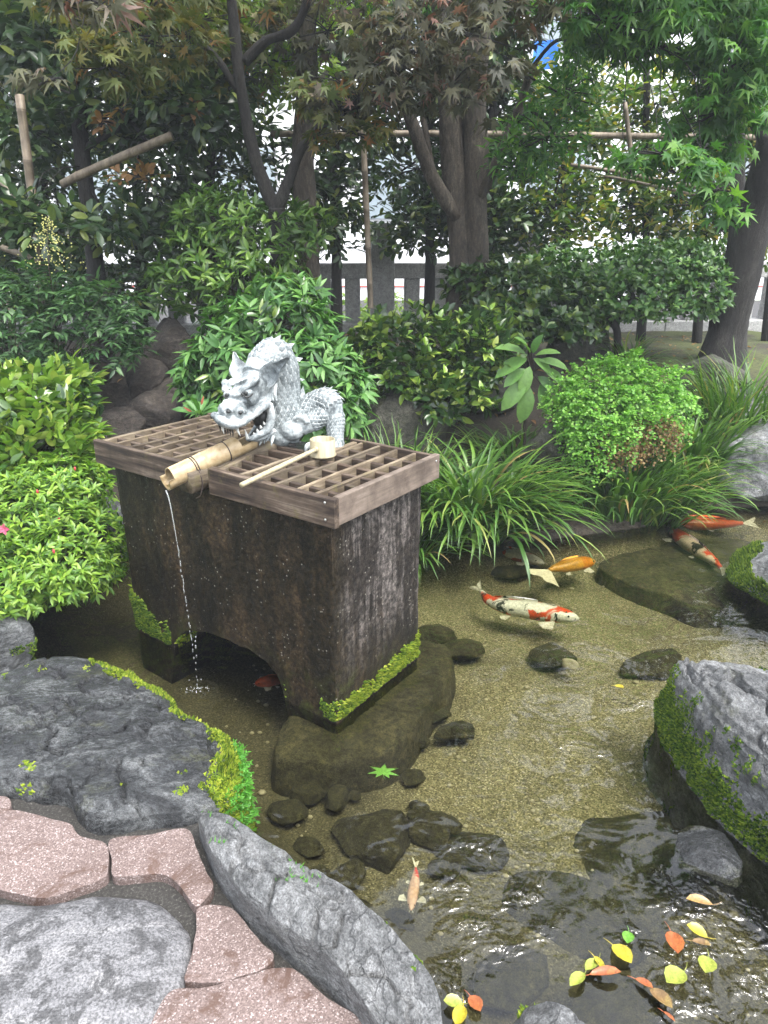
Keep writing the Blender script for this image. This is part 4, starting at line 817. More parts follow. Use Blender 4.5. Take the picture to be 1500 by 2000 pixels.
B.add(*tube(pts([(500, 785, 2.82), (470, 806, 2.75), (430, 818, 2.68)]), [.05, .042, .026], 14, 24, flat=0.45))
# lower jaw and chin
LJ = pts([(526, 788, 2.82), (530, 815, 2.82), (522, 838, 2.81), (505, 850, 2.79), (484, 858, 2.77)]); B.add(*tube(LJ, [.015, .018, .018, .014, .008], 12, 34))
LJ2 = pts([(510, 800, 2.91), (508, 825, 2.90), (500, 842, 2.87), (484, 858, 2.78)]); B.add(*tube(LJ2, [.018, .022, .02, .010], 12, 30))
B.add(*tube(pts([(528, 838, 2.87), (505, 855, 2.82), (488, 859, 2.775)]), [.04, .03, .014], 12, 20, flat=0.4))
# chest, shoulder, back, leg and foot
B.add(*ball(A(545, 848, 2.96), (.07, .07, .055), 20, 14))
B.add(*ball(A(568, 838, 2.95), (.06, .065, .05), 20, 14))
BODY = [(560, 835, 3.0), (588, 812, 3.02), (615, 792, 3.02), (640, 785, 3.0), (654, 800, 2.98)]
BP = catmull(pts(BODY), 40); BR = np.interp(np.linspace(0, 4, 40), np.arange(5), [.06, .06, .056, .056, .046]); B.add(*tube(BP, BR, 18))
LEG = [(648, 795, 2.98), (654, 820, 2.97), (655, 848, 2.955), (656, 876, 2.94)]
LP_ = catmull(pts(LEG), 30); LR = np.interp(np.linspace(0, 3, 30), np.arange(4), [.046, .04, .032, .036]); B.add(*tube(LP_, LR, 16))
ARM = [(588, 832, 2.955), (612, 822, 2.965), (636, 806, 2.975)]; B.add(*tube(catmull(pts(ARM), 20), np.linspace(.042, .042, 20), 16))
B.add(*tube(pts([(650, 876, 2.935), (635, 874, 2.90), (620, 874, 2.87)]), [.032, .028, .02], 12, 16))
# shoulder flame curl
th = np.linspace(0.2, 5.4, 26); cc = A(585, 830, 2.92); B.add(*tube(np.array([cc + np.array([0.034 * math.cos(q) * (1 - q / 14), -0.012 + 0.004 * q, 0.04 * math.sin(q) * (1 - q / 14)]) for q in th]), np.linspace(.012, .009, 26), 8))
# brow ridges, cheek curl, nose bridge wrinkles
B.add(*tube(pts([(452, 775, 2.715), (464, 769, 2.71), (478, 758, 2.715), (492, 748, 2.735), (503, 744, 2.76)]), [.008, .013, .015, .015, .01], 10, 24))
B.add(*tube(pts([(438, 760, 2.76), (447, 750, 2.80), (462, 742, 2.84), (478, 736, 2.87)]), [.013, .015, .014, .01], 10, 20))
for u, v, y, s in ((502, 742, 2.75, .014), (440, 748, 2.775, .016), (440, 761, 2.745, .015), (452, 768, 2.725, .013)): B.add(*ball(A(u, v, y), s, 12, 8))
for du in (0, 9, 18): B.add(*tube(pts([(452 + du, 752 - du * .4, 2.745), (466 + du, 745 - du * .5, 2.775), (480 + du, 741 - du * .5, 2.80)]), [.005, .0075, .005], 8, 12))
for u, v, y in ((446, 803, 2.668), (470, 806, 2.695)):
    th = np.linspace(-0.4, 4.6, 16); c_ = A(u, v, y); B.add(*tube(np.array([c_ + np.array([.014 * math.cos(q), -.004, .012 * math.sin(q)]) for q in th]), .0055, 8, cap=True))
for k in range(4): B.add(*tube(pts([(450 + k * 8, 786 - k * 5, 2.70 + k * .008), (462 + k * 8, 790 - k * 4, 2.692 + k * .008), (472 + k * 7, 800 - k * 3, 2.70 + k * .008)]), [.003, .005, .003], 6, 10))
for k in range(3): B.add(*tube(pts([(528 + k * 6, 784, 2.82 + k * .03), (522 + k * 7, 768, 2.83 + k * .03), (526 + k * 7, 745, 2.86 + k * .03), (536 + k * 6, 722, 2.89 + k * .03)]), [.006, .009, .008, .004], 8, 18))
co, fa = remesh(B, 'body', M['dragon']); mk('body', (co, fa), M['dragon'], dr)
# ears: cupped blades
def ear(base, tip, nrm, w):
    base, tip = np.array(base), np.array(tip); d = tip - base; x = unit(np.cross(d, nrm)); nn = unit(np.cross(x, d)); V_ = []; K = 9; R_ = 12
    for i in range(R_ + 1):
        t = i / R_; wd = w * (0.45 + 0.9 * math.sin(min(1, t * 1.25 + 0.18) * math.pi / 1.0) * 0.62) * (1 - t ** 3) + 0.002
        for j_ in range(K):
            s = j_ / (K - 1) * 2 - 1; V_.append(base + d * t + x * wd * s + nn * (-0.028 * (1 - s * s) * (1 - t * .5) + 0.012 * t))
    V_ = np.array(V_); f = grid(K, R_ + 1); V2 = V_ - nn * 0.007; e = []
    for i in range(R_):
        for q in (0, K - 1): a0 = i * K + q; e.append([a0, a0 + K, a0 + K + len(V_), a0 + len(V_)])
    for q in range(K - 1): a0 = R_ * K + q; e.append([a0, a0 + 1, a0 + 1 + len(V_), a0 + len(V_)]); e.append([q, q + 1, q + 1 + len(V_), q + len(V_)])
    return MB().add(np.concatenate([V_, V2]), [f, f[:, ::-1] + len(V_), np.array(e)])
mk('ear', ear(A(512, 744, 2.765), A(566, 698, 2.715), (-0.3, -0.9, 0.25), 0.042), M['dragon'], dr)
mk('ear', ear(A(467, 732, 2.90), A(459, 688, 2.95), (-0.2, -0.95, 0.1), 0.038), M['dragon'], dr)
# eyes
for u, v, y in ((484, 767, 2.716), (447, 771, 2.735)):
    e = mk('eye', (lambda q: (q[0], {4: q[1][0], 3: q[1][1]}))(ball(A(u, v, y), (.0215, .018, .0165), 16, 10)), M['dragon'], dr)
    pv = A(u - 4, v + 1, y - .0165); mk('pupil', (lambda q: (q[0], {4: q[1][0], 3: q[1][1]}))(ball(pv, (.009, .005, .009), 10, 6)), M['dragon_dark'], e)
    mk('eyelid', MB().add(*tube(pts([(u - 12, v + 1, y - .012), (u - 2, v + 9, y - .016), (u + 10, v + 2, y - .008)]), [.003, .005, .003], 8, 14)), M['dragon_dark'], e)
for u, v, y in ((469.5, 806, 2.684), (446, 804, 2.658)): mk('nostril', (lambda q: (q[0], {4: q[1][0], 3: q[1][1]}))(ball(A(u, v, y), (.0085, .008, .0075), 10, 6)), M['dragon_dark'], dr)  # dark balls, the shade of the nostril holes put into colour
def cone(nm, base, tip, r0, mat='tooth', par=dr, bend=(0, 0, 0)):
    base, tip = np.array(base), np.array(tip); mid = (base + tip) / 2 + np.array(bend); mk(nm, MB().add(*tube([base, mid, tip], [r0, r0 * .7, r0 * .08], 8, 8)), M[mat], par)
# teeth, fangs, mouth shade, tongue
cone('fang', A(463, 826, 2.69), A(470, 852, 2.69), .0085, bend=(-.006, 0, 0)); cone('fang', A(436, 824, 2.67), A(438, 848, 2.67), .0075, bend=(-.004, 0, 0))
cone('fang', A(484, 857, 2.765), A(478, 838, 2.755), .007)
for k in range(5): cone('tooth', A(478 + k * 8, 824 - k * 6, 2.715 + k * .017), A(480 + k * 8, 832 - k * 6, 2.715 + k * .017), .005)
for k in range(5): cone('tooth', A(497 + k * 6.5, 850 - k * 7, 2.785 + k * .008), A(495 + k * 6.5, 844 - k * 7, 2.783 + k * .008), .0065)
mk('tongue', MB().add(*tube(pts([(520, 822, 2.86), (505, 838, 2.83), (490, 850, 2.79)]), [.02, .017, .008], 10, 16, flat=.5)), M['dragon_dark'], dr)
q_ = ball(A(513, 815, 2.868), (.045, .04, .05), 14, 10); mk('mouth_shade', (q_[0], {4: q_[1][0], 3: q_[1][1]}), M['dragon_dark'], dr)  # dark ball standing for the shade inside the open mouth
# whiskers under the lip and chin beard
for k in range(6): cone('whisker', A(424 + k * 5, 822 + k * 1.2, 2.672), A(430 + k * 5, 845 + k * 2, 2.69), .005, 'dragon_dark', bend=(.004, .004, -.004))
for k, (u, v) in enumerate(((508, 855), (518, 858), (528, 854), (532, 862), (514, 862))): cone('beard_curl', A(u, v - 10, 2.85), A(u + (k % 2) * 6 - 8, v + 9, 2.82), .011, 'dragon')
# crest spikes along nape and back
def spike(c, tip, t, w, th_=0.006):
    c, tip, t = np.array(c), np.array(tip), unit(np.array(t)); d = tip - c; x = unit(np.cross(t, d)) * th_
    V_ = np.array([c - t * w - x, c + t * w - x, c + t * w + x, c - t * w + x, c + d * .55 - t * w * .25 - x * .7, c + d * .55 + t * w * .75 - x * .7, c + d * .55 + t * w * .75 + x * .7, c + d * .55 - t * w * .25 + x * .7, tip + t * w * .7])
    F_ = [np.array([[0, 1, 5, 4], [1, 2, 6, 5], [2, 3, 7, 6], [3, 0, 4, 7], [3, 2, 1, 0]]), np.array([[4, 5, 8], [5, 6, 8], [6, 7, 8], [7, 4, 8]])]
    mk('spike', MB().add(V_, F_), M['dragon'], dr, sm=False)
for (u, v, y, u2, v2) in ((505, 700, 2.87, 501, 664), (492, 718, 2.84, 489, 700), (520, 680, 2.9, 517, 664), (537, 673, 2.94, 543, 650), (560, 678, 2.99, 570, 667), (577, 702, 3.02, 586, 696), (582, 740, 3.03, 590, 738), (578, 772, 3.03, 588, 755)):
    spike(A(u, v, y), A(u2, v2, y + .005), unit(A(u + 10, v + 6, y) - A(u, v, y)), .02)
for (u, v, u2, v2) in ((592, 782, 587, 754), (606, 775, 612, 760), (621, 768, 632, 754), (637, 765, 646, 755), (650, 772, 662, 767), (661, 790, 667, 788), (664, 815, 669, 818), (664, 838, 668, 842)):
    spike(A(u, v, 3.0), A(u2, v2, 3.0), unit(A(u + 10, v - 2, 3.0) - A(u, v, 3.0)), .016)
# claws of the forefoot
for (u0, v0, y0, u1, v1, u2, v2) in ((612, 868, 2.855, 600, 872, 597, 888), (620, 874, 2.85, 609, 880, 609, 897), (630, 868, 2.87, 622, 862, 612, 876), (640, 874, 2.87, 634, 882, 632, 892)):
    P_ = pts([(u0, v0, y0), (u1, v1, y0 - .03), (u2, v2, y0 - .035)]); mk('claw', MB().add(*tube(P_, [.014, .012, .002], 10, 14)), M['dragon'], dr)
# scales: overlapping plates on neck, back and leg
sv = []
for i in range(7):
    t = i / 6; wd = [.62, .92, 1.0, .92, .7, .4, .02][i]
    for s in (-1, -.5, 0, .5, 1): sv.append([wd * s * .5, t - .15, 0.16 * (1 - s * s) * (0.4 + .6 * math.sin(min(1, t + .2) * math.pi * .7)) + .16 * t])
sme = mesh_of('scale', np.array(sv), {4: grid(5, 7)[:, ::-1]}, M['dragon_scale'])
def scales(P_, R_, size, flip=1, off=0.0, skip=None):
    P_ = np.array(P_); L_ = np.r_[0, np.cumsum(np.linalg.norm(np.diff(P_, axis=0), axis=1))]; row = 0; s = size * .5
    while s < L_[-1] - size * .3:
        c = np.array([np.interp(s, L_, P_[:, k]) for k in range(3)]); r_ = np.interp(s, L_, R_); t = unit(np.array([np.interp(s + .01, L_, P_[:, k]) - np.interp(s - .01, L_, P_[:, k]) for k in range(3)]))
        x = unit(np.cross(t, [0, 1, 0.0])); y_ = np.cross(t, x); cnt = max(6, int(2 * math.pi * r_ / (size * .82)))
        for k in range(cnt):
            q = 2 * math.pi * (k + .5 * (row % 2)) / cnt; nn = math.cos(q) * x + math.sin(q) * y_
            if nn[1] > 0.45: continue
            p = c + nn * (r_ + off)
            if skip is not None and skip(p): continue
            d = -t * flip; w = np.cross(d, nn)
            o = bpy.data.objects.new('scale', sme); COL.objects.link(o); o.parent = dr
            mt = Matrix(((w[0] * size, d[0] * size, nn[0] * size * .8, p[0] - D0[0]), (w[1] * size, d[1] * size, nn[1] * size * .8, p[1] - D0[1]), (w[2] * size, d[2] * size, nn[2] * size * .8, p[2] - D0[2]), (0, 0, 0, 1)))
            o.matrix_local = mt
        s += size * .62; row += 1
facec = A(500, 790, 2.8)
headc = A(488, 760, 2.78)
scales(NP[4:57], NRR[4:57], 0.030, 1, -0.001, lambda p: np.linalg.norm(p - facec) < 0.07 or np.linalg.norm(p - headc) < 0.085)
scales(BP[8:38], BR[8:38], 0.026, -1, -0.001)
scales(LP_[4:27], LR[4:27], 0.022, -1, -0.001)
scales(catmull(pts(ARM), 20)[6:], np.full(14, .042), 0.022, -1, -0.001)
# dark block the sculpture stands on
pb = empty('plinth', L2W(0.02, 0.2, 0.845), TYAW); tag(pb, 'dark wet block under the dragon between the two grates', 'block')
mb = MB(); mb.add(*bar((-0.02, -0.11, 0.03), (-0.02, 0.09, 0.03), 0.15, 0.06, ch=.008)); mk('slab', mb, M['rock_wet'], pb, local=True, sm=False)
mb = MB(); mb.add(*bar((0.15, -0.08, 0.03), (0.15, 0.09, 0.03), 0.15, 0.06, ch=.008)); mk('slab', mb, M['rock_wet'], pb, local=True, sm=False)
# ------------------------------------------------------------------ foliage toolkit
def leaf_tmpl(widths=(0.0, 0.8, 1.0, 0.62, 0.0), ts=(0.0, 0.22, 0.5, 0.78, 1.0), fold=0.18, droop=0.22, wr=0.4):
    V = []; F3 = []; F4 = []; rows = len(ts)
    V.append([0, ts[0], 0])
    for t, w in list(zip(ts, widths))[1:-1]:
        for s in (-1, 0, 1): V.append([s * w * wr * 0.5, t, abs(s) * w * wr * fold - droop * t * t])
    V.append([0, ts[-1], -droop * ts[-1] ** 2]); k = rows - 2
    F3 += [[0, 2, 1], [0, 3, 2]]
    for i in range(k - 1): b = 1 + 3 * i; F4 += [[b, b + 1, b + 4, b + 3], [b + 1, b + 2, b + 5, b + 4]]
    b = 1 + 3 * (k - 1); e = len(V) - 1; F3 += [[b, b + 1, e], [b + 1, b + 2, e]]
    return np.array(V, float), {3: np.array(F3), 4: np.array(F4)} if F4 else {3: np.array(F3)}
def maple_tmpl(droop=0.3):
    ang = np.radians([-128, -84, -42, 0, 42, 84, 128]); ln = [0.36, 0.66, 0.92, 1.0, 0.92, 0.66, 0.36]; V = [[0, 0, 0]]
    na = np.radians([-165, -106, -63, -21, 21, 63, 106, 165]); nl = [0.1, 0.25, 0.3, 0.33, 0.33, 0.3, 0.25, 0.1]
    for i in range(8):
        V.append([math.sin(na[i]) * nl[i], math.cos(na[i]) * nl[i], 0.03])
        if i < 7:
            V.append([math.sin(ang[i]) * ln[i] * .55 + math.cos(ang[i]) * .0, math.cos(ang[i]) * ln[i] * .55, -droop * .2])
            V.append([math.sin(ang[i]) * ln[i], math.cos(ang[i]) * ln[i], -droop * ln[i] ** 2])
    F = []
    for i in range(7): a = 1 + 3 * i; F += [[0, a + 1, a], [0, a + 3, a + 1], [a, a + 1, a + 2], [a + 1, a + 3, a + 2]]
    return np.array(V), {3: np.array(F)}
LT = {'ovate': leaf_tmpl(wr=0.46), 'oblong': leaf_tmpl((0, .7, 1, .95, 0), wr=0.4), 'lance': leaf_tmpl((0, .75, 1, .6, 0), (0, .2, .42, .75, 1), 0.2, 0.28, 0.26), 'big': leaf_tmpl((0, .55, .95, 1, .7, 0), (0, .15, .35, .6, .82, 1), 0.2, 0.3, 0.44),
      'small': leaf_tmpl((0, 1, .75, 0), (0, .35, .7, 1), 0.15, 0.15, 0.42), 'maple': maple_tmpl(), 'maple2': maple_tmpl(0.55),
      'fan': (np.array([[0, 0, 0], [-.5, .55, .05], [-.28, .95, 0], [.05, 1.0, -.03], [.34, .9, 0], [.5, .5, .05]], float), {3: np.array([[0, 2, 1], [0, 3, 2], [0, 4, 3], [0, 5, 4]])})}
_lm = {}
def frames(d, nrm):
    d = unit(d); x = np.cross(d, nrm); bad = np.linalg.norm(x, axis=1) < 1e-3; x[bad] = np.cross(d[bad], [0.3, 0.9, 0.2]); x = unit(x); return x, d, np.cross(x, d)
def foliage(parent, name, mat, tm, pos, d, nrm, L, W=1.0, parts=0, label=None):
    """leaves as geometry; the nearest `parts` of them are objects of their own"""
    tV, tF = LT[tm]; x, y, z = frames(d, nrm); L = np.asarray(L, float) * np.ones(len(pos)); p0 = wloc(parent)
    order = np.argsort(np.linalg.norm(pos - np.array([0, 0, CAM_H]), axis=1))
    near, rest = order[:parts], order[parts:]
    if parts:
        key = (tm, mat)
        if key not in _lm: _lm[key] = mesh_of('leaf', tV, tF, M[mat])
        for i in near:
            o = bpy.data.objects.new('leaf', _lm[key]); COL.objects.link(o); o.parent = parent; a, b_, c_ = x[i] * L[i] * W, y[i] * L[i], z[i] * L[i]; p = pos[i] - p0
            o.matrix_local = Matrix(((a[0], b_[0], c_[0], p[0]), (a[1], b_[1], c_[1], p[1]), (a[2], b_[2], c_[2], p[2]), (0, 0, 0, 1)))
    if len(rest):
        q = rest; V = pos[q][:, None] + L[q][:, None, None] * (tV[None, :, :1] * W * x[q][:, None] + tV[None, :, 1:2] * y[q][:, None] + tV[None, :, 2:] * z[q][:, None])
        n_ = len(q); F = {k: (f[None] + (np.arange(n_) * len(tV))[:, None, None]).reshape(-1, k) for k, f in tF.items()}
        o = mk(name, (V.reshape(-1, 3), F), M[mat], parent); tag(o, label, kind='stuff'); return o
def ell(u, v, y, ru, rv, ry): s = y / CT / FPX * 0.96; return (A(u, v, y), np.array([ru * s, ry, rv * s]))
def cloud(ells, n, seed, inner=0.55, lump=0.3, front=0.0):
    rs = np.random.RandomState(seed); ws = np.array([e[1][0] * e[1][2] + e[1][1] * e[1][2] for e in ells]); k = rs.choice(len(ells), n * 2, p=ws / ws.sum())
    dd = unit(rs.normal(size=(n * 2, 3))); C = np.array([e[0] for e in ells])[k]; Rr = np.array([e[1] for e in ells])[k]
    rad = rs.uniform(inner ** 3, 1, n * 2) ** (1 / 3) * (1 + lump * fbm(dd * 2.1 + k[:, None] * 3.7, 3, seed)); P = C + dd * Rr * rad[:, None]; nn = unit(dd / Rr)
    keep = np.ones(len(P), bool)
    for j, (c, r) in enumerate(ells): keep &= ~((np.linalg.norm((P - c) / r, axis=1) < inner * .85) & (k != j))
    if front: keep &= (nn[:, 1] < rs.uniform(-1, 1, n * 2) * 0.5 + front)
    P, nn = P[keep][:n], nn[keep][:n]
    g = np.array([terrain_z(P[:, 0], P[:, 1])])[0]; ok = P[:, 2] > g + 0.02; return P[ok], nn[ok]
def whorl(tips, dirs, k, L, seed, spread=(0.8, 1.25), jit=0.25, lvar=0.25):
    rs = np.random.RandomState(seed); n = len(tips); dirs = unit(dirs); a = unit(np.cross(dirs, unit(rs.normal(size=(n, 3))))); b = np.cross(dirs, a); Ps, Ds, Ns, Ls = [], [], [], []
    for i in range(k):
        q = 2 * math.pi * (i + rs.uniform(-.2, .2, n)) / k + rs.uniform(0, 6.28) ; r = np.cos(q)[:, None] * a + np.sin(q)[:, None] * b; s = rs.uniform(*spread, n)[:, None]
        d = dirs * np.cos(s) + r * np.sin(s) + rs.normal(size=(n, 3)) * jit * .5; Ds.append(d); Ns.append(dirs * np.sin(s) - r * np.cos(s) * .6 + np.array([0, 0, .35]) + rs.normal(size=(n, 3)) * jit)
        Ps.append(tips + r * 0.004 - dirs * rs.uniform(0, .3 * L, n)[:, None]); Ls.append(L * rs.uniform(1 - lvar, 1 + lvar, n))
    return np.concatenate(Ps), np.concatenate(Ds), unit(np.concatenate(Ns)), np.concatenate(Ls)
def twigleaves(tips, dirs, k, gap, L, seed, jit=0.3, opposite=False, term=True):
    """leaves in two ranks along a short twig"""
    rs = np.random.RandomState(seed); n = len(tips); dirs = unit(dirs); side = unit(np.cross(dirs, np.array([0, 0, 1.0]) + rs.normal(size=(n, 3)) * .25)); up = np.cross(side, dirs); Ps, Ds, Ns, Ls = [], [], [], []
    for i in range(k):
        for s in ((1, -1) if opposite else ((1,) if i % 2 else (-1,))):
            Ps.append(tips - dirs * gap * i); Ds.append(dirs * .55 + side * s * .85 + up * .1 + rs.normal(size=(n, 3)) * jit); Ns.append(up + rs.normal(size=(n, 3)) * jit); Ls.append(L * rs.uniform(.75, 1.2, n))
    if term: Ps.append(tips.copy()); Ds.append(dirs + rs.normal(size=(n, 3)) * .2); Ns.append(up + rs.normal(size=(n, 3)) * .2); Ls.append(L * rs.uniform(.8, 1.1, n))
    return np.concatenate(Ps), np.concatenate(Ds), unit(np.concatenate(Ns)), np.concatenate(Ls)
def stems(parent, base, tips, n, seed, r0=0.008, mat='twig', name='stems'):
    rs = np.random.RandomState(seed); mb = MB(); base = np.array(base)
    for i in rs.choice(len(tips), min(n, len(tips)), replace=False):
        t = tips[i]; b0 = base + np.array([rs.uniform(-.06, .06), rs.uniform(-.05, .05), -.03]); mid = b0 + (t - b0) * .5 + np.array([0, 0, .12 * np.linalg.norm(t - b0)]) + rs.normal(size=3) * .04
        mb.add(*tube([b0, mid, t], [r0, r0 * .6, r0 * .25], 5, 9))
    o = mk(name, mb, M[mat], parent); tag(o, kind='stuff'); return o
def up_of(nn, u=0.6, seed=0, j=0.3): return unit(nn + np.array([0, 0, u]) + np.random.RandomState(seed).normal(size=nn.shape) * j)

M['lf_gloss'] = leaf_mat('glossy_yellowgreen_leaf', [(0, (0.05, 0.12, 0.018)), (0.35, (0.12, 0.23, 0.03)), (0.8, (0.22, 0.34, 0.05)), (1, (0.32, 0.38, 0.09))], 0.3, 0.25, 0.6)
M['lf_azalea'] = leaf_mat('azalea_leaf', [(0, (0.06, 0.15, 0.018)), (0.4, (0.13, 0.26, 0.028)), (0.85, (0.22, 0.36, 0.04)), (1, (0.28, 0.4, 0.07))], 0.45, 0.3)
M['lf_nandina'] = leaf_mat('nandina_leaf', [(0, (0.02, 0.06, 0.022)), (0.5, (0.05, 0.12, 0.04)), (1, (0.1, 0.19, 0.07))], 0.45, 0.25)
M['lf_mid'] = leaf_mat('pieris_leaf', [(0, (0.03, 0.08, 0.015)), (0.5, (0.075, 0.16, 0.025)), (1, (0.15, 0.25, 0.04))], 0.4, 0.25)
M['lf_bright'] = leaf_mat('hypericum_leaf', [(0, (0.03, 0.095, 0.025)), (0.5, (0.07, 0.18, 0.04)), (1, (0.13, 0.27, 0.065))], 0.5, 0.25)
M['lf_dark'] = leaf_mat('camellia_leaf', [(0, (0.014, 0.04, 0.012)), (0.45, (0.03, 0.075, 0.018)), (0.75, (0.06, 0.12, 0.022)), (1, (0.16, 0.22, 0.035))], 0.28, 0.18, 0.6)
M['lf_box'] = leaf_mat('box_leaf', [(0, (0.025, 0.075, 0.02)), (0.5, (0.05, 0.125, 0.028)), (1, (0.12, 0.22, 0.045))], 0.35, 0.22)
M['lf_hedge'] = leaf_mat('hedge_leaf', [(0, (0.018, 0.042, 0.018)), (0.5, (0.036, 0.075, 0.027)), (0.86, (0.065, 0.115, 0.035)), (1, (0.2, 0.24, 0.05))], 0.32, 0.22, 0.55)
M['lf_hedge2'] = leaf_mat('loose_hedge_leaf', [(0, (0.025, 0.065, 0.018)), (0.45, (0.065, 0.13, 0.028)), (0.78, (0.17, 0.23, 0.035)), (1, (0.36, 0.28, 0.06))], 0.35, 0.45, 0.5)
M['lf_purple'] = leaf_mat('purple_maple_leaf', [(0, (0.05, 0.055, 0.04)), (0.4, (0.085, 0.09, 0.06)), (0.8, (0.12, 0.125, 0.07)), (0.94, (0.14, 0.11, 0.09)), (1, (0.22, 0.1, 0.08))], 0.5, 0.4, 0.4, (1.2, 1.1, 0.8))
M['lf_olive'] = leaf_mat('olive_maple_leaf', [(0, (0.05, 0.08, 0.025)), (0.5, (0.1, 0.13, 0.035)), (0.88, (0.16, 0.15, 0.045)), (1, (0.26, 0.12, 0.05))], 0.5, 0.4, 0.4, (1.3, 1.2, 0.7))
M['lf_green'] = leaf_mat('green_maple_leaf', [(0, (0.035, 0.1, 0.025)), (0.5, (0.06, 0.17, 0.04)), (1, (0.14, 0.27, 0.05))], 0.5, 0.4, 0.4)
M['lf_fern'] = leaf_mat('fern_leaflet', [(0, (0.07, 0.2, 0.025)), (0.5, (0.14, 0.33, 0.045)), (1, (0.24, 0.43, 0.08))], 0.5, 0.35)
M['lf_dead'] = leaf_mat('dead_fern', [(0, (0.09, 0.05, 0.02)), (0.6, (0.2, 0.12, 0.05)), (1, (0.28, 0.22, 0.09))], 0.7, 0.3)
M['lf_grass'] = leaf_mat('sedge_blade', [(0, (0.03, 0.085, 0.014)), (0.5, (0.065, 0.15, 0.022)), (0.86, (0.12, 0.22, 0.035)), (0.95, (0.2, 0.27, 0.06)), (1, (0.3, 0.2, 0.09))], 0.4, 0.25, 0.5)
M['lf_brown'] = leaf_mat('withered_leaf', [(0, (0.16, 0.08, 0.03)), (1, (0.34, 0.19, 0.08))], 0.6, 0.3)
M['bud'] = plain('red_bud', (0.5, 0.05, 0.06), 0.5)
M['petal'] = leaf_mat('pink_petal', [(0, (0.6, 0.08, 0.2)), (1, (0.75, 0.2, 0.35))], 0.6, 0.4)
M['lf_street'] = leaf_mat('sunny_leaf', [(0, (0.12, 0.24, 0.02)), (1, (0.3, 0.42, 0.05))], 0.5, 0.35)
M['fl_red'] = leaf_mat('red_tip_leaf', [(0, (.35, .07, .05)), (1, (.4, .12, .08))], .5, .3)
M['lf_big'] = leaf_mat('broad_leaf', [(0, (0.05, 0.12, 0.035)), (0.5, (0.09, 0.2, 0.05)), (1, (0.15, 0.28, 0.07))], 0.42, 0.25)
M['flower'] = plain('panicle_flower', (0.42, 0.42, 0.14), 0.7)

def shrub(name, label, base, cat='shrub', group=None): o = empty(name, base); return tag(o, label, cat, group)
def on_ground(u, y, v=900): p = A(u, v, y); return np.array([p[0], y, tz(p[0], y)])

# ------------------------------------------------------------------ shrubs, near to far
# azalea by the left bank
E_ = [ell(60, 1020, 3.25, 150, 100, .36), ell(150, 1075, 3.1, 105, 95, .3), ell(20, 1120, 2.95, 120, 80, .28), ell(-60, 1050, 3.2, 150, 120, .4), ell(110, 960, 3.45, 110, 70, .3)]
s = shrub('azalea_bush', 'bright green azalea bush with small red buds beside the trough', (-1.75, 3.15, tz(-1.75, 3.15)))
t, nn = cloud(E_, 2300, 11, .72, .3, .45); P, D, Nn, L = whorl(t, up_of(nn, .7, 1), 6, .042, 12, (.75, 1.25)); foliage(s, 'foliage', 'lf_azalea', 'lance', P, D, Nn, L, 1.25, 220)
t2, n2 = cloud(E_, 500, 13, .4, .2); P, D, Nn, L = whorl(t2, up_of(n2, .4, 2), 5, .05, 14); foliage(s, 'inner_foliage', 'lf_mid', 'lance', P, D, Nn, L, 1.2)  # darker leaves inside: the bush's inner shade put into their colour
stems(s, (-1.75, 3.15, .1), t, 70, 5, .007)
rs = np.random.RandomState(2)
for i in rs.choice(len(t), 26, replace=False):
    if nn[i, 1] > 0: continue
    p = t[i] + up_of(nn[i:i + 1], .6, 1, 0)[0] * .018; q_ = ball(p, (.0055, .0055, .011), 7, 6); mk('bud', (q_[0], {4: q_[1][0], 3: q_[1][1]}), M['bud'], s)
pf = A(8, 1032, 2.88); P = np.repeat(pf[None], 5, 0); q5 = np.arange(5) * 1.257; D = np.stack([np.cos(q5), -.6 + 0 * q5, np.sin(q5)], -1); foliage(s, 'petals', 'petal', 'ovate', P, D, np.tile([0, -1.0, .2], (5, 1)), .03, 1.3, 5)

# glossy broad-leaved shrub above it
E_ = [ell(40, 800, 3.95, 150, 85, .42), ell(100, 890, 3.75, 115, 90, .36), ell(-40, 900, 3.8, 150, 110, .4), ell(120, 760, 4.1, 70, 50, .25), ell(20, 950, 3.65, 140, 60, .3)]
s = shrub('glossy_shrub', 'yellow green broad leaved glossy shrub above the azalea at left', (-2.1, 3.95, tz(-2.1, 3.95)))
t, nn = cloud(E_, 560, 21, .75, .3, .45); P, D, Nn, L = twigleaves(t, up_of(nn, .25, 3), 5, .028, .085, 22, .3); foliage(s, 'foliage', 'lf_gloss', 'ovate', P, D, Nn, L, 1.05, 300)
t2, n2 = cloud(E_, 260, 23, .35, .2); P, D, Nn, L = whorl(t2, up_of(n2, .4, 2), 6, .085, 24); foliage(s, 'inner_foliage', 'lf_dark', 'ovate', P, D, Nn, L)  # dark leaf colour stands for the shade inside the shrub
stems(s, (-2.1, 3.95, .12), t, 60, 6, .007, 'twig')

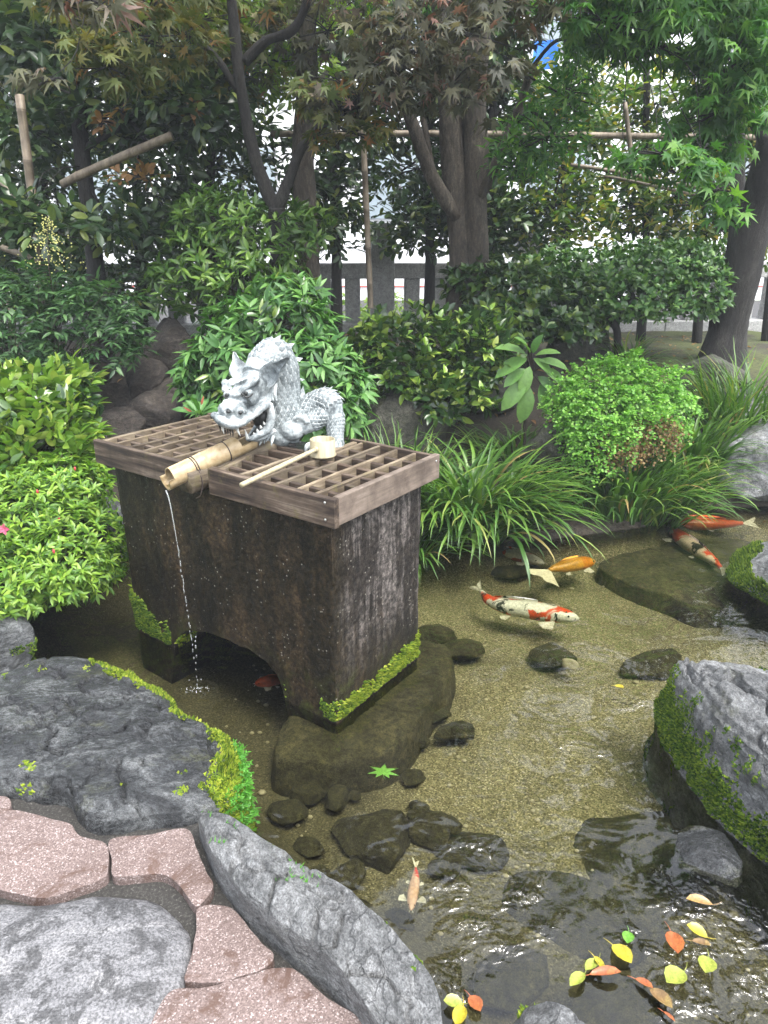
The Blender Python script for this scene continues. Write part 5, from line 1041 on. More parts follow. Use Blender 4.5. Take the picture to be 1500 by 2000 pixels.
# nandina with a flower panicle
E_ = [ell(60, 570, 4.95, 120, 55, .4), ell(190, 600, 4.85, 110, 60, .35), ell(70, 660, 4.8, 110, 70, .35), ell(-60, 620, 4.9, 110, 110, .4), ell(240, 670, 4.8, 60, 60, .3), ell(130, 720, 4.7, 90, 40, .3)]
s = shrub('nandina', 'fine leaved nandina at left with one pale flower panicle', (-2.55, 4.95, tz(-2.55, 4.95)))
t, nn = cloud(E_, 420, 31, .3, .3); P, D, Nn, L = twigleaves(t, unit(nn * np.array([1, 1, .3]) + np.array([0, -.2, -.12])), 5, .034, .075, 32, .25, True); foliage(s, 'foliage', 'lf_nandina', 'lance', P, D, Nn, L, 1.15, 160)
stems(s, (-2.55, 4.95, .3), t, 80, 7, .006)
mb = MB(); rs = np.random.RandomState(6); c0 = A(95, 520, 4.8); c1 = A(92, 425, 4.8); mb.add(*tube([c0 - [0, 0, .2], c0, c1], [.004, .003, .001], 5)); stp = mk('panicle_stem', mb, M['twig'], s)
mb = MB()
for k in range(230):
    f_ = rs.uniform(0, 1); w = .2 * (1 - f_) + .02; p = c0 + (c1 - c0) * f_ + np.array([rs.normal() * w * .5, rs.normal() * w * .5, rs.normal() * .02]); mb.add(*ball(p, rs.uniform(.003, .006), 5, 4))
tag(mk('flowers', mb, M['flower'], s), 'pale yellow green flower panicle', kind='stuff')

# hypericum behind the sculpture
E_ = [ell(540, 640, 4.55, 125, 70, .32), ell(460, 700, 4.5, 95, 75, .3), ell(600, 720, 4.35, 95, 80, .3), ell(640, 800, 4.2, 70, 60, .25), ell(500, 790, 4.35, 110, 70, .3), ell(560, 575, 4.7, 70, 40, .25), ell(400, 740, 4.6, 50, 50, .2), ell(680, 760, 4.3, 45, 50, .2)]
s = shrub('hypericum_bush', 'lush bush with lance shaped leaves right behind the dragon', (-0.75, 4.5, tz(-.75, 4.5)))
t, nn = cloud(E_, 560, 41, .7, .3, .5); P, D, Nn, L = whorl(t, up_of(nn, .5, 4), 7, .098, 42, (.85, 1.35)); foliage(s, 'foliage', 'lf_bright', 'lance', P, D, Nn, L, 1.1, 300)
t2, n2 = cloud(E_, 260, 43, .35, .2); P, D, Nn, L = whorl(t2, up_of(n2, .4, 2), 6, .09, 44); foliage(s, 'inner_foliage', 'lf_dark', 'lance', P, D, Nn, L, 1.1)  # inner leaves coloured dark for the shade within the bush
stems(s, (-.75, 4.5, .15), t, 60, 8, .006)

# mid green shrub under the left maple
E_ = [ell(440, 430, 5.6, 95, 60, .4), ell(510, 480, 5.5, 95, 70, .4), ell(400, 510, 5.5, 80, 60, .35), ell(600, 440, 5.6, 45, 40, .25), ell(350, 560, 5.5, 60, 50, .3), ell(480, 560, 5.3, 90, 60, .35)]
s = shrub('pieris_bush', 'mid green leafy shrub under the left maple fork', (-1.05, 5.7, tz(-1.05, 5.7)))
t, nn = cloud(E_, 620, 51, .6, .3); P, D, Nn, L = whorl(t, up_of(nn, .7, 5), 7, .085, 52, (.7, 1.2)); foliage(s, 'foliage', 'lf_mid', 'lance', P, D, Nn, L, 1.15, 150)
stems(s, (-1.05, 5.7, .5), t, 60, 9, .008)

# camellia-like bush right of it
E_ = [ell(770, 665, 5.4, 80, 50, .35), ell(860, 655, 5.5, 90, 55, .35), ell(930, 690, 5.2, 85, 70, .3), ell(790, 720, 5.2, 90, 60, .3), ell(880, 770, 5.0, 90, 50, .28), ell(720, 690, 5.4, 60, 50, .25), ell(950, 640, 5.6, 60, 45, .3)]
s = shrub('camellia_bush', 'dark glossy bush with yellow green young leaves in front of the stone fence', (0.55, 5.45, tz(.55, 5.45)))
t, nn = cloud(E_, 520, 61, .6, .45, .6); P, D, Nn, L = twigleaves(t, up_of(nn, .35, 6), 5, .03, .083, 62, .35); foliage(s, 'foliage', 'lf_dark', 'ovate', P, D, Nn, L, 1.05, 200)
t2 = t[nn[:, 1] < .1][:150]; n2 = nn[nn[:, 1] < .1][:150]; P, D, Nn, L = whorl(t2 + up_of(n2, .5, 7) * .03, up_of(n2, .6, 7), 4, .07, 63, (.6, 1.1)); foliage(s, 'young_foliage', 'lf_gloss', 'ovate', P, D, Nn, L, 1.0, 90)
stems(s, (.55, 5.45, .4), t, 90, 10, .008)

# small leaved trees in front of the fence, right
def pad_tree(name, label, trunk_px, y, pads, leaf, mat, L_, n, seed, cl, r0=.04):
    P0 = np.array([A(u, v, y + dy) for u, v, dy in trunk_px]); s = shrub(name, label, (P0[0][0], P0[0][1], tz(P0[0][0], P0[0][1])), 'tree' if cl else 'shrub')
    P0[0][2] = tz(P0[0][0], P0[0][1]) - .05; mk('trunk', MB().add(*tube(P0, np.linspace(r0, r0 * .5, len(P0)), 9, 26, bump=.012, seed=seed)), M['trunk_dark'], s)
    t, nn = cloud(pads, n, seed, .5, .35); P, D, Nn, L = whorl(t, up_of(nn, .8, seed), 6, L_, seed + 1, (.6, 1.15)); foliage(s, 'foliage', mat, leaf, P, D, Nn, L, 1.2, 60)
    mb = MB(); rs = np.random.RandomState(seed)
    for e in pads:
        q = P0[-1] if rs.rand() < .6 else P0[len(P0) // 2]; c_ = np.array(e[0]) - np.array([0, 0, e[1][2] * .5]); mb.add(*tube([q, (q + c_) / 2 + rs.normal(size=3) * .05, c_], [r0 * .5, r0 * .32, r0 * .15], 6, 10))
        for k in range(7): d = c_ + (rs.rand(3) * 2 - 1) * e[1] * np.array([.8, .8, .6]); mb.add(*tube([c_, (c_ + d) / 2 + [0, 0, .02], d], [r0 * .16, r0 * .1, r0 * .05], 4, 6))
    tag(mk('limbs', mb, M['trunk_dark'], s)); return s
pad_tree('box_tree', 'small leaved clipped tree on a black twisted trunk before the fence', [(1212, 680, 0), (1205, 650, .03), (1195, 625, 0), (1215, 600, 0), (1240, 585, .05)], 6.1,
         [ell(1180, 530, 6.3, 120, 45, .4), ell(1300, 520, 6.2, 110, 45, .4), ell(1250, 580, 6.0, 120, 45, .35), ell(1370, 570, 6.1, 60, 50, .3), ell(1080, 540, 6.4, 70, 50, .3), ell(1350, 500, 6.5, 60, 30, .3), ell(1180, 590, 6.2, 80, 40, .3)], 'small', 'lf_box', .052, 1700, 71, True)
s = pad_tree('glossy_bush', 'dark glossy bush between the twin trunk and the clipped tree', [(1040, 700, 0), (1035, 660, 0), (1020, 610, 0)], 6.0,
         [ell(930, 550, 6.2, 60, 45, .3), ell(1000, 570, 6.0, 90, 60, .35), ell(1090, 600, 5.9, 80, 55, .3), ell(1000, 630, 5.8, 80, 45, .3), ell(1120, 640, 5.9, 60, 30, .25)], 'ovate', 'lf_dark', .072, 620, 81, False, .03)

# broad-leaved plant, leaf by leaf
pc = A(1035, 745, 5.0); s = shrub('broadleaf_plant', 'plant with large oval light green leaves left of the fern mound', (pc[0], pc[1], tz(pc[0], pc[1])), 'plant')
mk('stem', MB().add(*tube([(pc[0], pc[1], tz(pc[0], pc[1])), pc + [-.02, 0, -.1], pc], [.012, .01, .007], 7, 12)), M['twig'], s)
for (u, v, u2, v2, ny) in ((1030, 700, 975, 722, -.5), (1030, 695, 985, 668, -.3), (1035, 690, 1020, 655, -.3), (1040, 690, 1050, 660, -.5), (1045, 695, 1085, 680, -.3), (1042, 700, 1075, 720, -.6), (1050, 705, 1105, 708, -.3), (1035, 715, 1020, 765, -.9), (1030, 740, 985, 790, -.9),
                       (1035, 755, 1020, 818, -1), (1050, 735, 1085, 760, -.8), (1055, 750, 1070, 800, -1), (1060, 720, 1100, 740, -.6), (1025, 720, 990, 745, -.7)):
    a_, b_ = A(u, v, 4.95), A(u2, v2, 4.88); d = b_ - a_; foliage(s, 'leaf', 'lf_big', 'big', a_[None], d[None], np.array([[0, ny, .7]]), np.linalg.norm(d) * 1.12, 1.0, 1)
    mk('petiole', MB().add(*tube([A(1037, 735, 5.0), (A(1037, 735, 5.0) + a_) / 2 + [0, 0, .02], a_], [.004, .0035, .003], 5, 6)), M['twig'], s)

# maidenhair fern mound
ct = A(1210, 800, 4.75); s = shrub('fern_mound', 'bright green maidenhair fern mound with brown dead fronds below', (ct[0], ct[1], tz(ct[0], ct[1])), 'fern')
E_ = [ell(1195, 760, 4.75, 85, 50, .26), ell(1265, 785, 4.7, 60, 50, .22), ell(1130, 795, 4.65, 40, 40, .18), ell(1180, 815, 4.55, 75, 45, .2), ell(1170, 860, 4.45, 45, 35, .15), ell(1245, 820, 4.5, 60, 35, .16), ell(1098, 770, 4.7, 25, 18, .1), ell(1322, 805, 4.7, 25, 22, .1), ell(1225, 712, 4.8, 32, 16, .12), ell(1300, 745, 4.75, 30, 20, .12), ell(1150, 893, 4.42, 28, 24, .08), ell(1150, 745, 4.75, 35, 18, .1)]
t, nn = cloud(E_, 1000, 91, .72, .5, .6); rs = np.random.RandomState(3); Ps, Ds, Ns = [], [], []
for p, q in zip(t, nn):
    d = unit(q + [0, -.25, -.2] + rs.normal(size=3) * .3); sd_ = unit(np.cross(d, [0, 0, 1.0])); L_ = rs.uniform(.07, .14)
    for k in range(26):
        f_ = rs.uniform(-.2, 1); sl = rs.uniform(-1, 1); Ps.append(p + d * L_ * f_ + sd_ * sl * L_ * .45 * (1.1 - f_) + np.array([0, 0, -.05 * f_ * f_])); Ds.append(d * .5 + sd_ * sl + rs.normal(size=3) * .3); Ns.append(np.array([0, -.2, 1.0]) + q * .5 + rs.normal(size=3) * .35)
foliage(s, 'foliage', 'lf_fern', 'fan', np.array(Ps), np.array(Ds), np.array(Ns), rs.uniform(.013, .022, len(Ps)), 1.1)
E2 = [ell(1275, 850, 4.42, 60, 38, .12), ell(1215, 880, 4.36, 45, 30, .1)]; t, nn = cloud(E2, 170, 92, .5, .3); Ps, Ds = [], []
for p in t:
    for k in range(14): Ps.append(p + rs.normal(size=3) * .03); Ds.append(rs.normal(size=3) + [0, -.3, -.8])
foliage(s, 'dead_fronds', 'lf_dead', 'fan', np.array(Ps), np.array(Ds), rs.normal(size=(len(Ps), 3)) + [0, -.6, .5], rs.uniform(.012, .02, len(Ps)), 1.0)
stems(s, (ct[0], ct[1], tz(ct[0], ct[1])), t, 50, 4, .003, 'twig')

# rosette with red tips behind the left grate
for (u, v, y, lab, k_) in ((390, 812, 3.75, 'small grey green rosette plant with red tips behind the left grate', 16),):
    c_ = A(u, v, y); s = shrub('rosette_plant', lab, (c_[0], c_[1], tz(c_[0], c_[1])), 'plant'); mk('stem', MB().add(*tube([(c_[0], c_[1], tz(c_[0], c_[1])), c_], [.012, .008], 6)), M['twig'], s)
    rs = np.random.RandomState(5); q = rs.uniform(0, 6.28, k_); D = np.stack([np.cos(q) * .9, np.sin(q) * .6, rs.uniform(.1, 1.2, k_)], -1); foliage(s, 'leaf', 'lf_bright', 'oblong', np.repeat(c_[None], k_, 0) + D * .02, D, -D * .3 + [0, -.4, 1], rs.uniform(.08, .13, k_), .85, k_)
    D = np.array([[.35, -.2, 1.2], [-.7, -.3, .5]]); foliage(s, 'red_tip', 'fl_red', 'lance', np.repeat(c_[None], 2, 0) + D * .05, D, np.array([[0, -1, .2]] * 2), .05, 1.0, 2)

# ------------------------------------------------------------------ grass clumps
def clump(label, base, spread, n, Lr, seed, lean=(0, 0), w=.0105, k=(.9, 2.1), phi=(.05, .6), name='sedge_clump'):
    rs = np.random.RandomState(seed); b0 = np.array([base[0], base[1], tz(base[0], base[1])]); s = shrub(name, label, b0, 'grass clump', 'sedge clumps along the far bank')
    S = 10; q = rs.uniform(0, 6.28, n); rr0 = np.sqrt(rs.rand(n)); bx, by = b0[0] + np.cos(q) * rr0 * spread[0], b0[1] + np.sin(q) * rr0 * spread[1]; bz = np.maximum(terrain_z(bx, by), -.12)
    az = q + rs.normal(size=n) * .7; out = np.stack([np.cos(az) + lean[0], np.sin(az) * .85 + lean[1], 0 * az], -1); out = unit(out); L = rs.uniform(*Lr, n); p0_ = rs.uniform(*phi, n) * (.35 + rr0); kk = rs.uniform(*k, n); wv = w * rs.uniform(.6, 1.25, n)
    side = np.cross(out, [0, 0, 1.0]); P = np.stack([bx, by, bz], -1); rowsL = []
    for i in range(S + 1):
        t = i / S; ph = p0_ + kk * t ** 1.4; wid = wv * min(1, .55 + t * 2) * (1 - t ** 3.2) + .0004; up_ = np.stack([-np.cos(ph)[:, None] * out + 0, ], 0)[0]; nrm = -np.cos(ph)[:, None] * out + np.sin(ph)[:, None] * np.array([0, 0, 1.0])
        rowsL.append(np.stack([P - side * wid[:, None], P - nrm * (wid * .35)[:, None], P + side * wid[:, None]], 1))
        P = P + (out * np.sin(ph)[:, None] + np.array([0, 0, 1.0]) * np.cos(ph)[:, None]) * (L / S)[:, None] + side * (rs.normal(size=n) * .004)[:, None]
    V = np.stack(rowsL, 1).reshape(-1, 3); f = grid(3, S + 1); F = (f[None] + (np.arange(n) * (S + 1) * 3)[:, None, None]).reshape(-1, 4)
    tag(mk('blades', (V, F), M['lf_grass'], s), kind='stuff'); return s
clump('large arching sedge clump right of the trough hanging over the water', (0.56, 4.22), (.36, .14), 600, (.42, .8), 1, (0.03, -.22), .0125, (1.1, 2.3), (.15, .65))
clump('arching sedge clump at pond edge left of the far koi', (1.65, 4.47), (.34, .12), 360, (.35, .66), 2, (.1, -.25), .013)
clump('sedge clump leaning over the orange koi', (2.25, 4.95), (.28, .14), 200, (.3, .6), 3, (.15, -.3), .013)
clump('loose fine grass clump on the bank right of the fern', (2.75, 5.35), (.35, .2), 380, (.35, .7), 4, (-.15, -.3), .007, (.6, 1.7))
clump('small grass tuft below the black twisted trunk', (2.05, 6.05), (.08, .06), 90, (.3, .5), 5, (.25, -.1), .008)
clump('dark upright grass between trough and rocks', (0.1, 4.5), (.28, .12), 170, (.3, .6), 6, (0, -.1), .009, (.5, 1.5))
clump('thin grass tuft behind the left end of the trough', (-1.32, 3.85), (.1, .1), 90, (.25, .45), 7, (.2, -.3), .007)
clump('short sedge tuft between the slab koi and the pale bank rock', (2.12, 4.72), (.2, .1), 150, (.25, .5), 9, (.1, -.3), .01)
clump('dark low sedge under the broad leaved plant', (0.95, 4.95), (.3, .14), 190, (.2, .4), 10, (0, -.2), .008, (1.0, 2.0), (.2, .7))
clump('low sedge at waterline against the right end of the trough', (0.18, 3.98), (.16, .08), 150, (.3, .55), 8, (.3, -.5), .009, (1.2, 2.3))

# ------------------------------------------------------------------ trees
def tree(name, label, parts, crown, cat='tree', group=None, bark='trunk', bumpv=.012):
    """parts = [(name, [(u, v, y)...], r0, r1)], first is the trunk; crown = [(ells, n, k, L, tmpl, mat, seed, mode, near)]"""
    P0 = pts(parts[0][1]); gz = tz(P0[0][0], P0[0][1]); P0[0][2] = min(P0[0][2], gz - .08); s = tag(empty(name, (P0[0][0], P0[0][1], gz)), label, cat, group); ends = []
    for i, (nm, pl, r0, r1) in enumerate(parts):
        Pq = P0 if i == 0 else pts(pl); rad = np.linspace(r0, r1, len(Pq)); 
        if i == 0: rad[0] *= 1.35
        mk(nm, MB().add(*tube(Pq, rad, 14 if r0 > .05 else 8, 40 if r0 > .05 else 22, bump=bumpv * (r0 / .1) ** .5, seed=i + 3)), M[bark], s); ends.append(catmull(Pq, 20)[8:])
    ends = np.concatenate(ends); rs = np.random.RandomState(len(label))
    for (es, n, k, L_, tm, mat, seed, mode, near) in crown:
        t, nn = cloud(es, n, seed, .25, .35)
        if mode == 'maple':
            d = unit(nn * np.array([1, 1, .25]) + np.array([0, 0, -.25]) + rs.normal(size=nn.shape) * .35); Ps, Ds, Ns, Ls = [], [], [], []
            for j in range(k):
                dd = unit(d + rs.normal(size=d.shape) * .55 + [0, 0, -.1]); Ps.append(t + rs.normal(size=t.shape) * .05 * np.array([1, 1, .4])); Ds.append(dd); Ns.append(np.array([0, 0, 1.0]) + rs.normal(size=d.shape) * .4 + nn * .25); Ls.append(L_ * rs.uniform(.65, 1.15, len(t)))
            P, D, Nn, L = np.concatenate(Ps), np.concatenate(Ds), np.concatenate(Ns), np.concatenate(Ls)
        elif mode == 'whorl': P, D, Nn, L = whorl(t, up_of(nn, .3, seed, .5), k, L_, seed + 1, (.6, 1.3), .35)
        else: P, D, Nn, L = twigleaves(t, up_of(nn, .1, seed, .5), k, L_ * .38, L_, seed + 1, .4)
        foliage(s, 'foliage', mat, tm, P, D, Nn, L, 1.0, near)
        mb = MB()
        for (c, r) in es:
            q = ends[np.argmin(np.linalg.norm(ends - c, axis=1))]; far = np.linalg.norm(q - c); kq = 1.0 if far < .6 else .3
            mb.add(*tube([q, q * .65 + c * .35 + rs.normal(size=3) * .08 + [0, 0, .06], q * .3 + c * .7 + rs.normal(size=3) * .08, c], np.array([.016, .012, .009, .006]) * kq, 6, 12))
            for j in range(9): d_ = c + (rs.rand(3) * 2 - 1) * r * .8; mb.add(*tube([c, (c + d_) / 2 + rs.normal(size=3) * .03, d_], [.006, .004, .002], 4, 7))
        tag(mk('branches', mb, M['trunk_dark'], s), kind='stuff')
    return s
# purple-leaved maple with the low fork
tree('japanese_maple', 'slender forked maple with purple brown leaves at centre left',
     [('trunk', [(552, 640, 5.5), (548, 560, 5.5), (544, 470, 5.48), (540, 405, 5.45)], .075, .06),
      ('limb', [(542, 420, 5.46), (512, 350, 5.45), (488, 270, 5.4), (470, 170, 5.35), (458, 60, 5.3), (440, -120, 5.2)], .05, .03),
      ('limb', [(540, 415, 5.46), (565, 350, 5.42), (592, 285, 5.4), (640, 235, 5.3), (710, 195, 5.2), (800, 120, 5.1)], .045, .02),
      ('limb', [(478, 120, 5.35), (520, 80, 5.3), (575, 55, 5.25), (610, -30, 5.2), (640, -150, 5.1)], .035, .022),
      ('limb', [(466, 180, 5.36), (420, 110, 5.3), (350, 60, 5.2), (260, 30, 5.1)], .026, .012)],
     [([ell(640, 60, 5.9, 130, 60, .3), ell(760, 110, 4.9, 120, 70, .5), ell(900, 60, 4.9, 140, 70, .5), ell(880, 170, 5.0, 130, 55, .45), ell(700, 190, 5.0, 100, 40, .4), ell(760, -60, 5.2, 220, 80, .6), ell(980, -20, 4.9, 120, 60, .5)], 330, 6, .086, 'maple', 'lf_purple', 101, 'maple', 200),
      ([ell(270, 70, 4.8, 130, 60, .45), ell(390, 40, 5.7, 120, 60, .3), ell(210, 130, 4.7, 70, 40, .35), ell(440, 150, 5.8, 80, 40, .25), ell(640, 190, 5.0, 70, 35, .3), ell(300, -60, 4.9, 220, 70, .6), ell(690, 260, 5.0, 80, 28, .25)], 320, 6, .088, 'maple', 'lf_olive', 102, 'maple', 200),
      ([ell(90, 160, 3.9, 45, 14, .1), ell(170, -5, 3.9, 60, 25, .15)], 14, 4, .105, 'maple2', 'lf_purple', 103, 'maple', 40)], bark='trunk_dark')
tree('evergreen_tree', 'straight tan trunked tree standing behind the forked maple',
     [('trunk', [(604, 650, 6.2), (602, 520, 6.2), (596, 400, 6.2), (592, 290, 6.2), (600, 180, 6.2), (596, 50, 6.2), (580, -150, 6.2)], .1, .075)],
     [([ell(600, -40, 6.2, 160, 60, .6), ell(420, 20, 6.3, 140, 60, .5), ell(520, 120, 6.4, 120, 60, .4)], 380, 5, .1, 'oblong', 'lf_street', 111, 'twig', 60)])  # bright leaf colour: sunlight on these far leaves painted in
tree('twin_trunk_tree', 'stout twin trunked tree with pale brown bark at centre',
     [('trunk', [(903, 650, 6.2), (904, 520, 6.2), (898, 420, 6.2), (884, 300, 6.2), (878, 180, 6.2), (868, 40, 6.2), (850, -150, 6.2)], .125, .08),
      ('second_trunk', [(932, 655, 6.15), (932, 520, 6.15), (926, 400, 6.15), (930, 290, 6.15), (926, 180, 6.15), (938, 40, 6.15), (950, -150, 6.15)], .11, .075),
      ('limb', [(894, 425, 6.15), (846, 350, 6.1), (812, 260, 6.05), (786, 180, 6.0), (760, 60, 5.9)], .06, .035),
      ('limb', [(935, 385, 6.1), (962, 335, 6.1), (985, 280, 6.1), (1005, 235, 6.1), (1040, 130, 6.0)], .05, .03),
      ('limb', [(850, 365, 6.15), (838, 300, 6.2), (822, 200, 6.25)], .03, .02)],
     [([ell(1110, 190, 5.6, 80, 50, .4), ell(1060, 270, 5.7, 90, 50, .4), ell(1150, 90, 5.6, 60, 50, .4), ell(1010, 320, 5.9, 70, 40, .3), ell(900, -60, 5.9, 250, 60, .6)], 420, 5, .085, 'lance', 'lf_green', 121, 'twig', 100)])
tree('leaning_maple', 'dark thick leaning trunk with green maple leaves at right',
     [('trunk', [(1408, 715, 6.2), (1422, 640, 6.2), (1446, 540, 6.15), (1474, 420, 6.1), (1500, 320, 6.0), (1535, 150, 5.9), (1570, -60, 5.8)], .165, .1),
      ('second_trunk', [(1440, 640, 6.6), (1440, 520, 6.6), (1442, 380, 6.6), (1440, 250, 6.6), (1450, 80, 6.5), (1480, -100, 6.4)], .075, .05),
      ('limb', [(1510, 300, 6.0), (1440, 190, 5.7), (1370, 130, 5.5), (1290, 90, 5.3), (1180, 60, 5.1)], .045, .018),
      ('limb', [(1545, 110, 5.9), (1440, 40, 5.6), (1340, 10, 5.3), (1200, -30, 5.1)], .05, .02)],
     [([ell(1180, 40, 5.0, 120, 50, .45), ell(1320, 50, 5.0, 120, 60, .45), ell(1430, 110, 5.0, 90, 60, .45), ell(1400, 220, 5.0, 90, 55, .4), ell(1390, 300, 5.2, 50, 40, .3), ell(1300, -60, 5.0, 260, 70, .6), ell(1470, 60, 5.2, 80, 60, .35)], 400, 5, .1, 'maple2', 'lf_green', 131, 'maple', 200),
      ([ell(1290, 300, 4.4, 60, 18, .15), ell(1350, 330, 4.4, 40, 30, .15), ell(1230, 320, 4.5, 40, 15, .12), ell(1400, 370, 4.5, 30, 25, .15), ell(1420, 410, 4.4, 14, 25, .1)], 50, 4, .095, 'maple', 'lf_green', 132, 'maple', 100)], bark='trunk_dark', bumpv=.03)
# evergreen at left with the dark trunk
tree('evergreen_tree', 'dark trunked broadleaf tree at left behind the bamboo poles',
     [('trunk', [(192, 640, 6.0), (185, 500, 6.0), (170, 380, 6.0), (158, 280, 6.0), (152, 190, 6.0), (150, 60, 6.0), (140, -150, 6.0)], .07, .05),
      ('limb', [(156, 210, 6.0), (190, 195, 5.9), (240, 175, 5.8)], .03, .012), ('limb', [(165, 290, 6.0), (230, 250, 5.9), (290, 200, 5.8)], .028, .012)],
     [([ell(80, 60, 5.9, 140, 90, .5), ell(250, 150, 5.8, 150, 80, .4), ell(380, 200, 5.7, 110, 80, .4), ell(60, 250, 6.0, 100, 80, .4), ell(300, 260, 6.1, 130, 60, .4), ell(150, -80, 5.9, 250, 80, .6), ell(100, 440, 5.05, 110, 45, .2), ell(20, 410, 5.05, 70, 50, .2), ell(230, 440, 5.9, 100, 50, .35)], 900, 5, .11, 'oblong', 'lf_hedge', 141, 'twig', 200),
      ([ell(235, 215, 5.6, 14, 6, .05), ell(270, 345, 5.6, 60, 12, .08), ell(375, 218, 5.6, 10, 6, .04), ell(200, 235, 5.6, 8, 14, .04)], 26, 2, .09, 'oblong', 'lf_brown', 142, 'twig', 40)], bark='trunk_dark')
# slim trunks of the hedge trees, one by one along the fence
HX = [(-60, 'first'), (90, ''), (270, ''), (415, ''), (715 - 60, ''), (838, ''), (960, ''), (1105, ''), (1260, ''), (1372, ''), (1510, '')]
HL = ['hedge tree at the far left edge of the photo', 'hedge tree behind the upright pole at left', 'hedge tree behind the slanting bamboo pole', 'hedge tree behind the mid green shrub', 'hedge tree next to the upright bamboo at centre',
      'thin dark trunked hedge tree left of the twin trunk', 'thin dark trunked hedge tree right of the twin trunk', 'sparse hedge tree left of the clipped tree', 'sparse hedge tree above the clipped tree', 'hedge tree just left of the leaning trunk', 'hedge tree at the far right edge of the photo']
for i, (u, _) in enumerate(HX):
    y = 7.35 + .12 * ((i * 7) % 3 - 1); loose = i >= 7; rs = np.random.RandomState(200 + i)
    es = [ell(u + rs.uniform(-50, 50), v_, y + rs.uniform(-.2, .2), 105, 62, .34) for v_ in ((60, 150, 240, 330, 400, 450) if not loose else (170, 250, 330, 400, 450))]
    if not loose: es.append(ell(u, -40, y, 120, 70, .4))
    if i < 4: es += [ell(u + 20, 490, y, 100, 60, .34), ell(u - 20, 570, y, 90, 55, .3)]
    tree('hedge_tree', HL[i], [('trunk', [(u, 600, y), (u + 2, 480, y), (u - 4, 350, y), (u + 3, 200, y), (u, 40, y), (u, -60, y)], .04 if loose else .05, .025)],
         [(es, 460 if loose else 760, 5, .1 if not loose else .085, 'oblong', 'lf_hedge2' if loose else 'lf_hedge', 210 + i, 'twig', 20)], group='evergreen trees trained as a hedge along the fence', bark='trunk_dark', bumpv=.008)

# fallen leaves on the soil
rs = np.random.RandomState(55); n_ = 900; x_ = rs.uniform(-2.6, 3.6, n_); y_ = rs.uniform(4.4, 7.9, n_); lh = empty('leaf_litter', (0, 5, .1)); tag(lh, 'scattered brown fallen leaves on the soil of the bank', 'leaf litter', kind='stuff')
q = rs.uniform(0, 6.28, n_); foliage(lh, 'fallen_leaves', 'lf_brown', 'ovate', np.stack([x_, y_, terrain_z(x_, y_) + .012], -1), np.stack([np.cos(q), np.sin(q), rs.normal(size=n_) * .15], -1), np.array([0, 0, 1.0]) + rs.normal(size=(n_, 3)) * .25, rs.uniform(.03, .07, n_))
# ------------------------------------------------------------------ stone fence
FY, FYAW = 8.2, R(4)
fence = empty('stone_fence', (0, FY, .74), FYAW); tag(fence, 'low granite picket fence with thick posts behind the hedge', 'fence')
def block(w, d, h, name): V, F = bar((0, 0, 0), (0, 0, h), w, d, up=(0, 1, 0), ch=.008); mb = MB().add(V, F); V, F = mb.arrays(); return mesh_of(name, V, F, M['granite'], False)
mp_, mbl, mr_, mpl = block(.255, .24, 1.0, 'post'), block(.165, .15, .45, 'baluster'), None, None
V, F = MB().add(*bar((-.672, 0, .08), (.672, 0, .08), .17, .16, ch=.008)).arrays(); mr_ = mesh_of('rail', V, F, M['granite'], False)
V, F = MB().add(*bar((-.795, 0, .09), (.795, 0, .09), .3, .2, ch=.01)).arrays(); mpl = mesh_of('plinth_stone', V, F, M['granite'], False)
for i in range(-5, 6):
    x0 = -.02 + i * 1.6; inst('post', mp_, fence, (x0, 0, .21)); inst('plinth_stone', mpl, fence, (x0 + .8, 0, 0)); inst('rail', mr_, fence, (x0 + .8, 0, .65))
    for k in range(4): inst('baluster', mbl, fence, (x0 + .8 + (k - 1.5) * .315, 0, .2))

# ------------------------------------------------------------------ bamboo poles
def bamboo(label, p0, p1, r, group='old bamboo poles in the hedge', nodes=None, cat='pole'):
    p0, p1 = np.array(p0), np.array(p1); r = r * .82; L_ = np.linalg.norm(p1 - p0); n_ = nodes or max(2, int(L_ / .3)); ts, rr0 = [], []
    for k in range(n_ + 1):
        t = min(.999, max(.001, (k + .3) / n_)) 
        for dt, f_ in ((-.012, 1.0), (-.004, 1.12), (0, .95), (.004, 1.12), (.012, 1.0)): ts.append(t + dt * .5 / L_ * 1.5); rr0.append(r * f_)
    o_ = np.argsort(ts); ts = np.clip(np.array(ts)[o_], 0, 1); rr0 = np.array(rr0)[o_]; ts, q = np.unique(np.r_[0, ts, 1], return_index=True); rr0 = np.r_[r, rr0, r][q]
    P = p0 + (p1 - p0) * ts[:, None] + np.array([0, 0, 1]) * (.01 * np.sin(ts * 5))[:, None]
    o = mk('bamboo_pole', MB().add(*tube(P, rr0, 10)), M['bamboo_old']); return tag(o, label, cat, group)
bamboo('long horizontal bamboo rail tied across the hedge', A(530, 262, 7.0), A(1560, 266, 7.0), .032, nodes=14)
bamboo('upright bamboo post at centre below the horizontal rail', A(708, 238, 6.95), A(724, 600, 6.95), .034)
bamboo('upright weathered post with cut top at far left', A(38, 185, 5.35), A(98, 660, 5.3), .036)
bamboo('slanting split bamboo pole crossing the dark trunk at left', A(122, 360, 5.35), A(335, 262, 5.2), .034)
bamboo('short leaning stick at the left edge below the upright post', A(-30, 330, 5.5), A(40, 392, 5.45), .02)
bamboo('low dark stick at the left edge above the nandina', A(-20, 478, 5.3), A(80, 508, 5.2), .026)
bamboo('upper stick of the slanting bundle left of the leaning trunk', A(1115, 322, 6.5), A(1375, 366, 6.4), .018)
bamboo('lower stick of the slanting bundle left of the leaning trunk', A(1180, 345, 6.52), A(1365, 380, 6.42), .014)
bamboo('short stake end standing above the horizontal rail at right', A(1220, 200, 6.94), A(1233, 300, 6.94), .024)
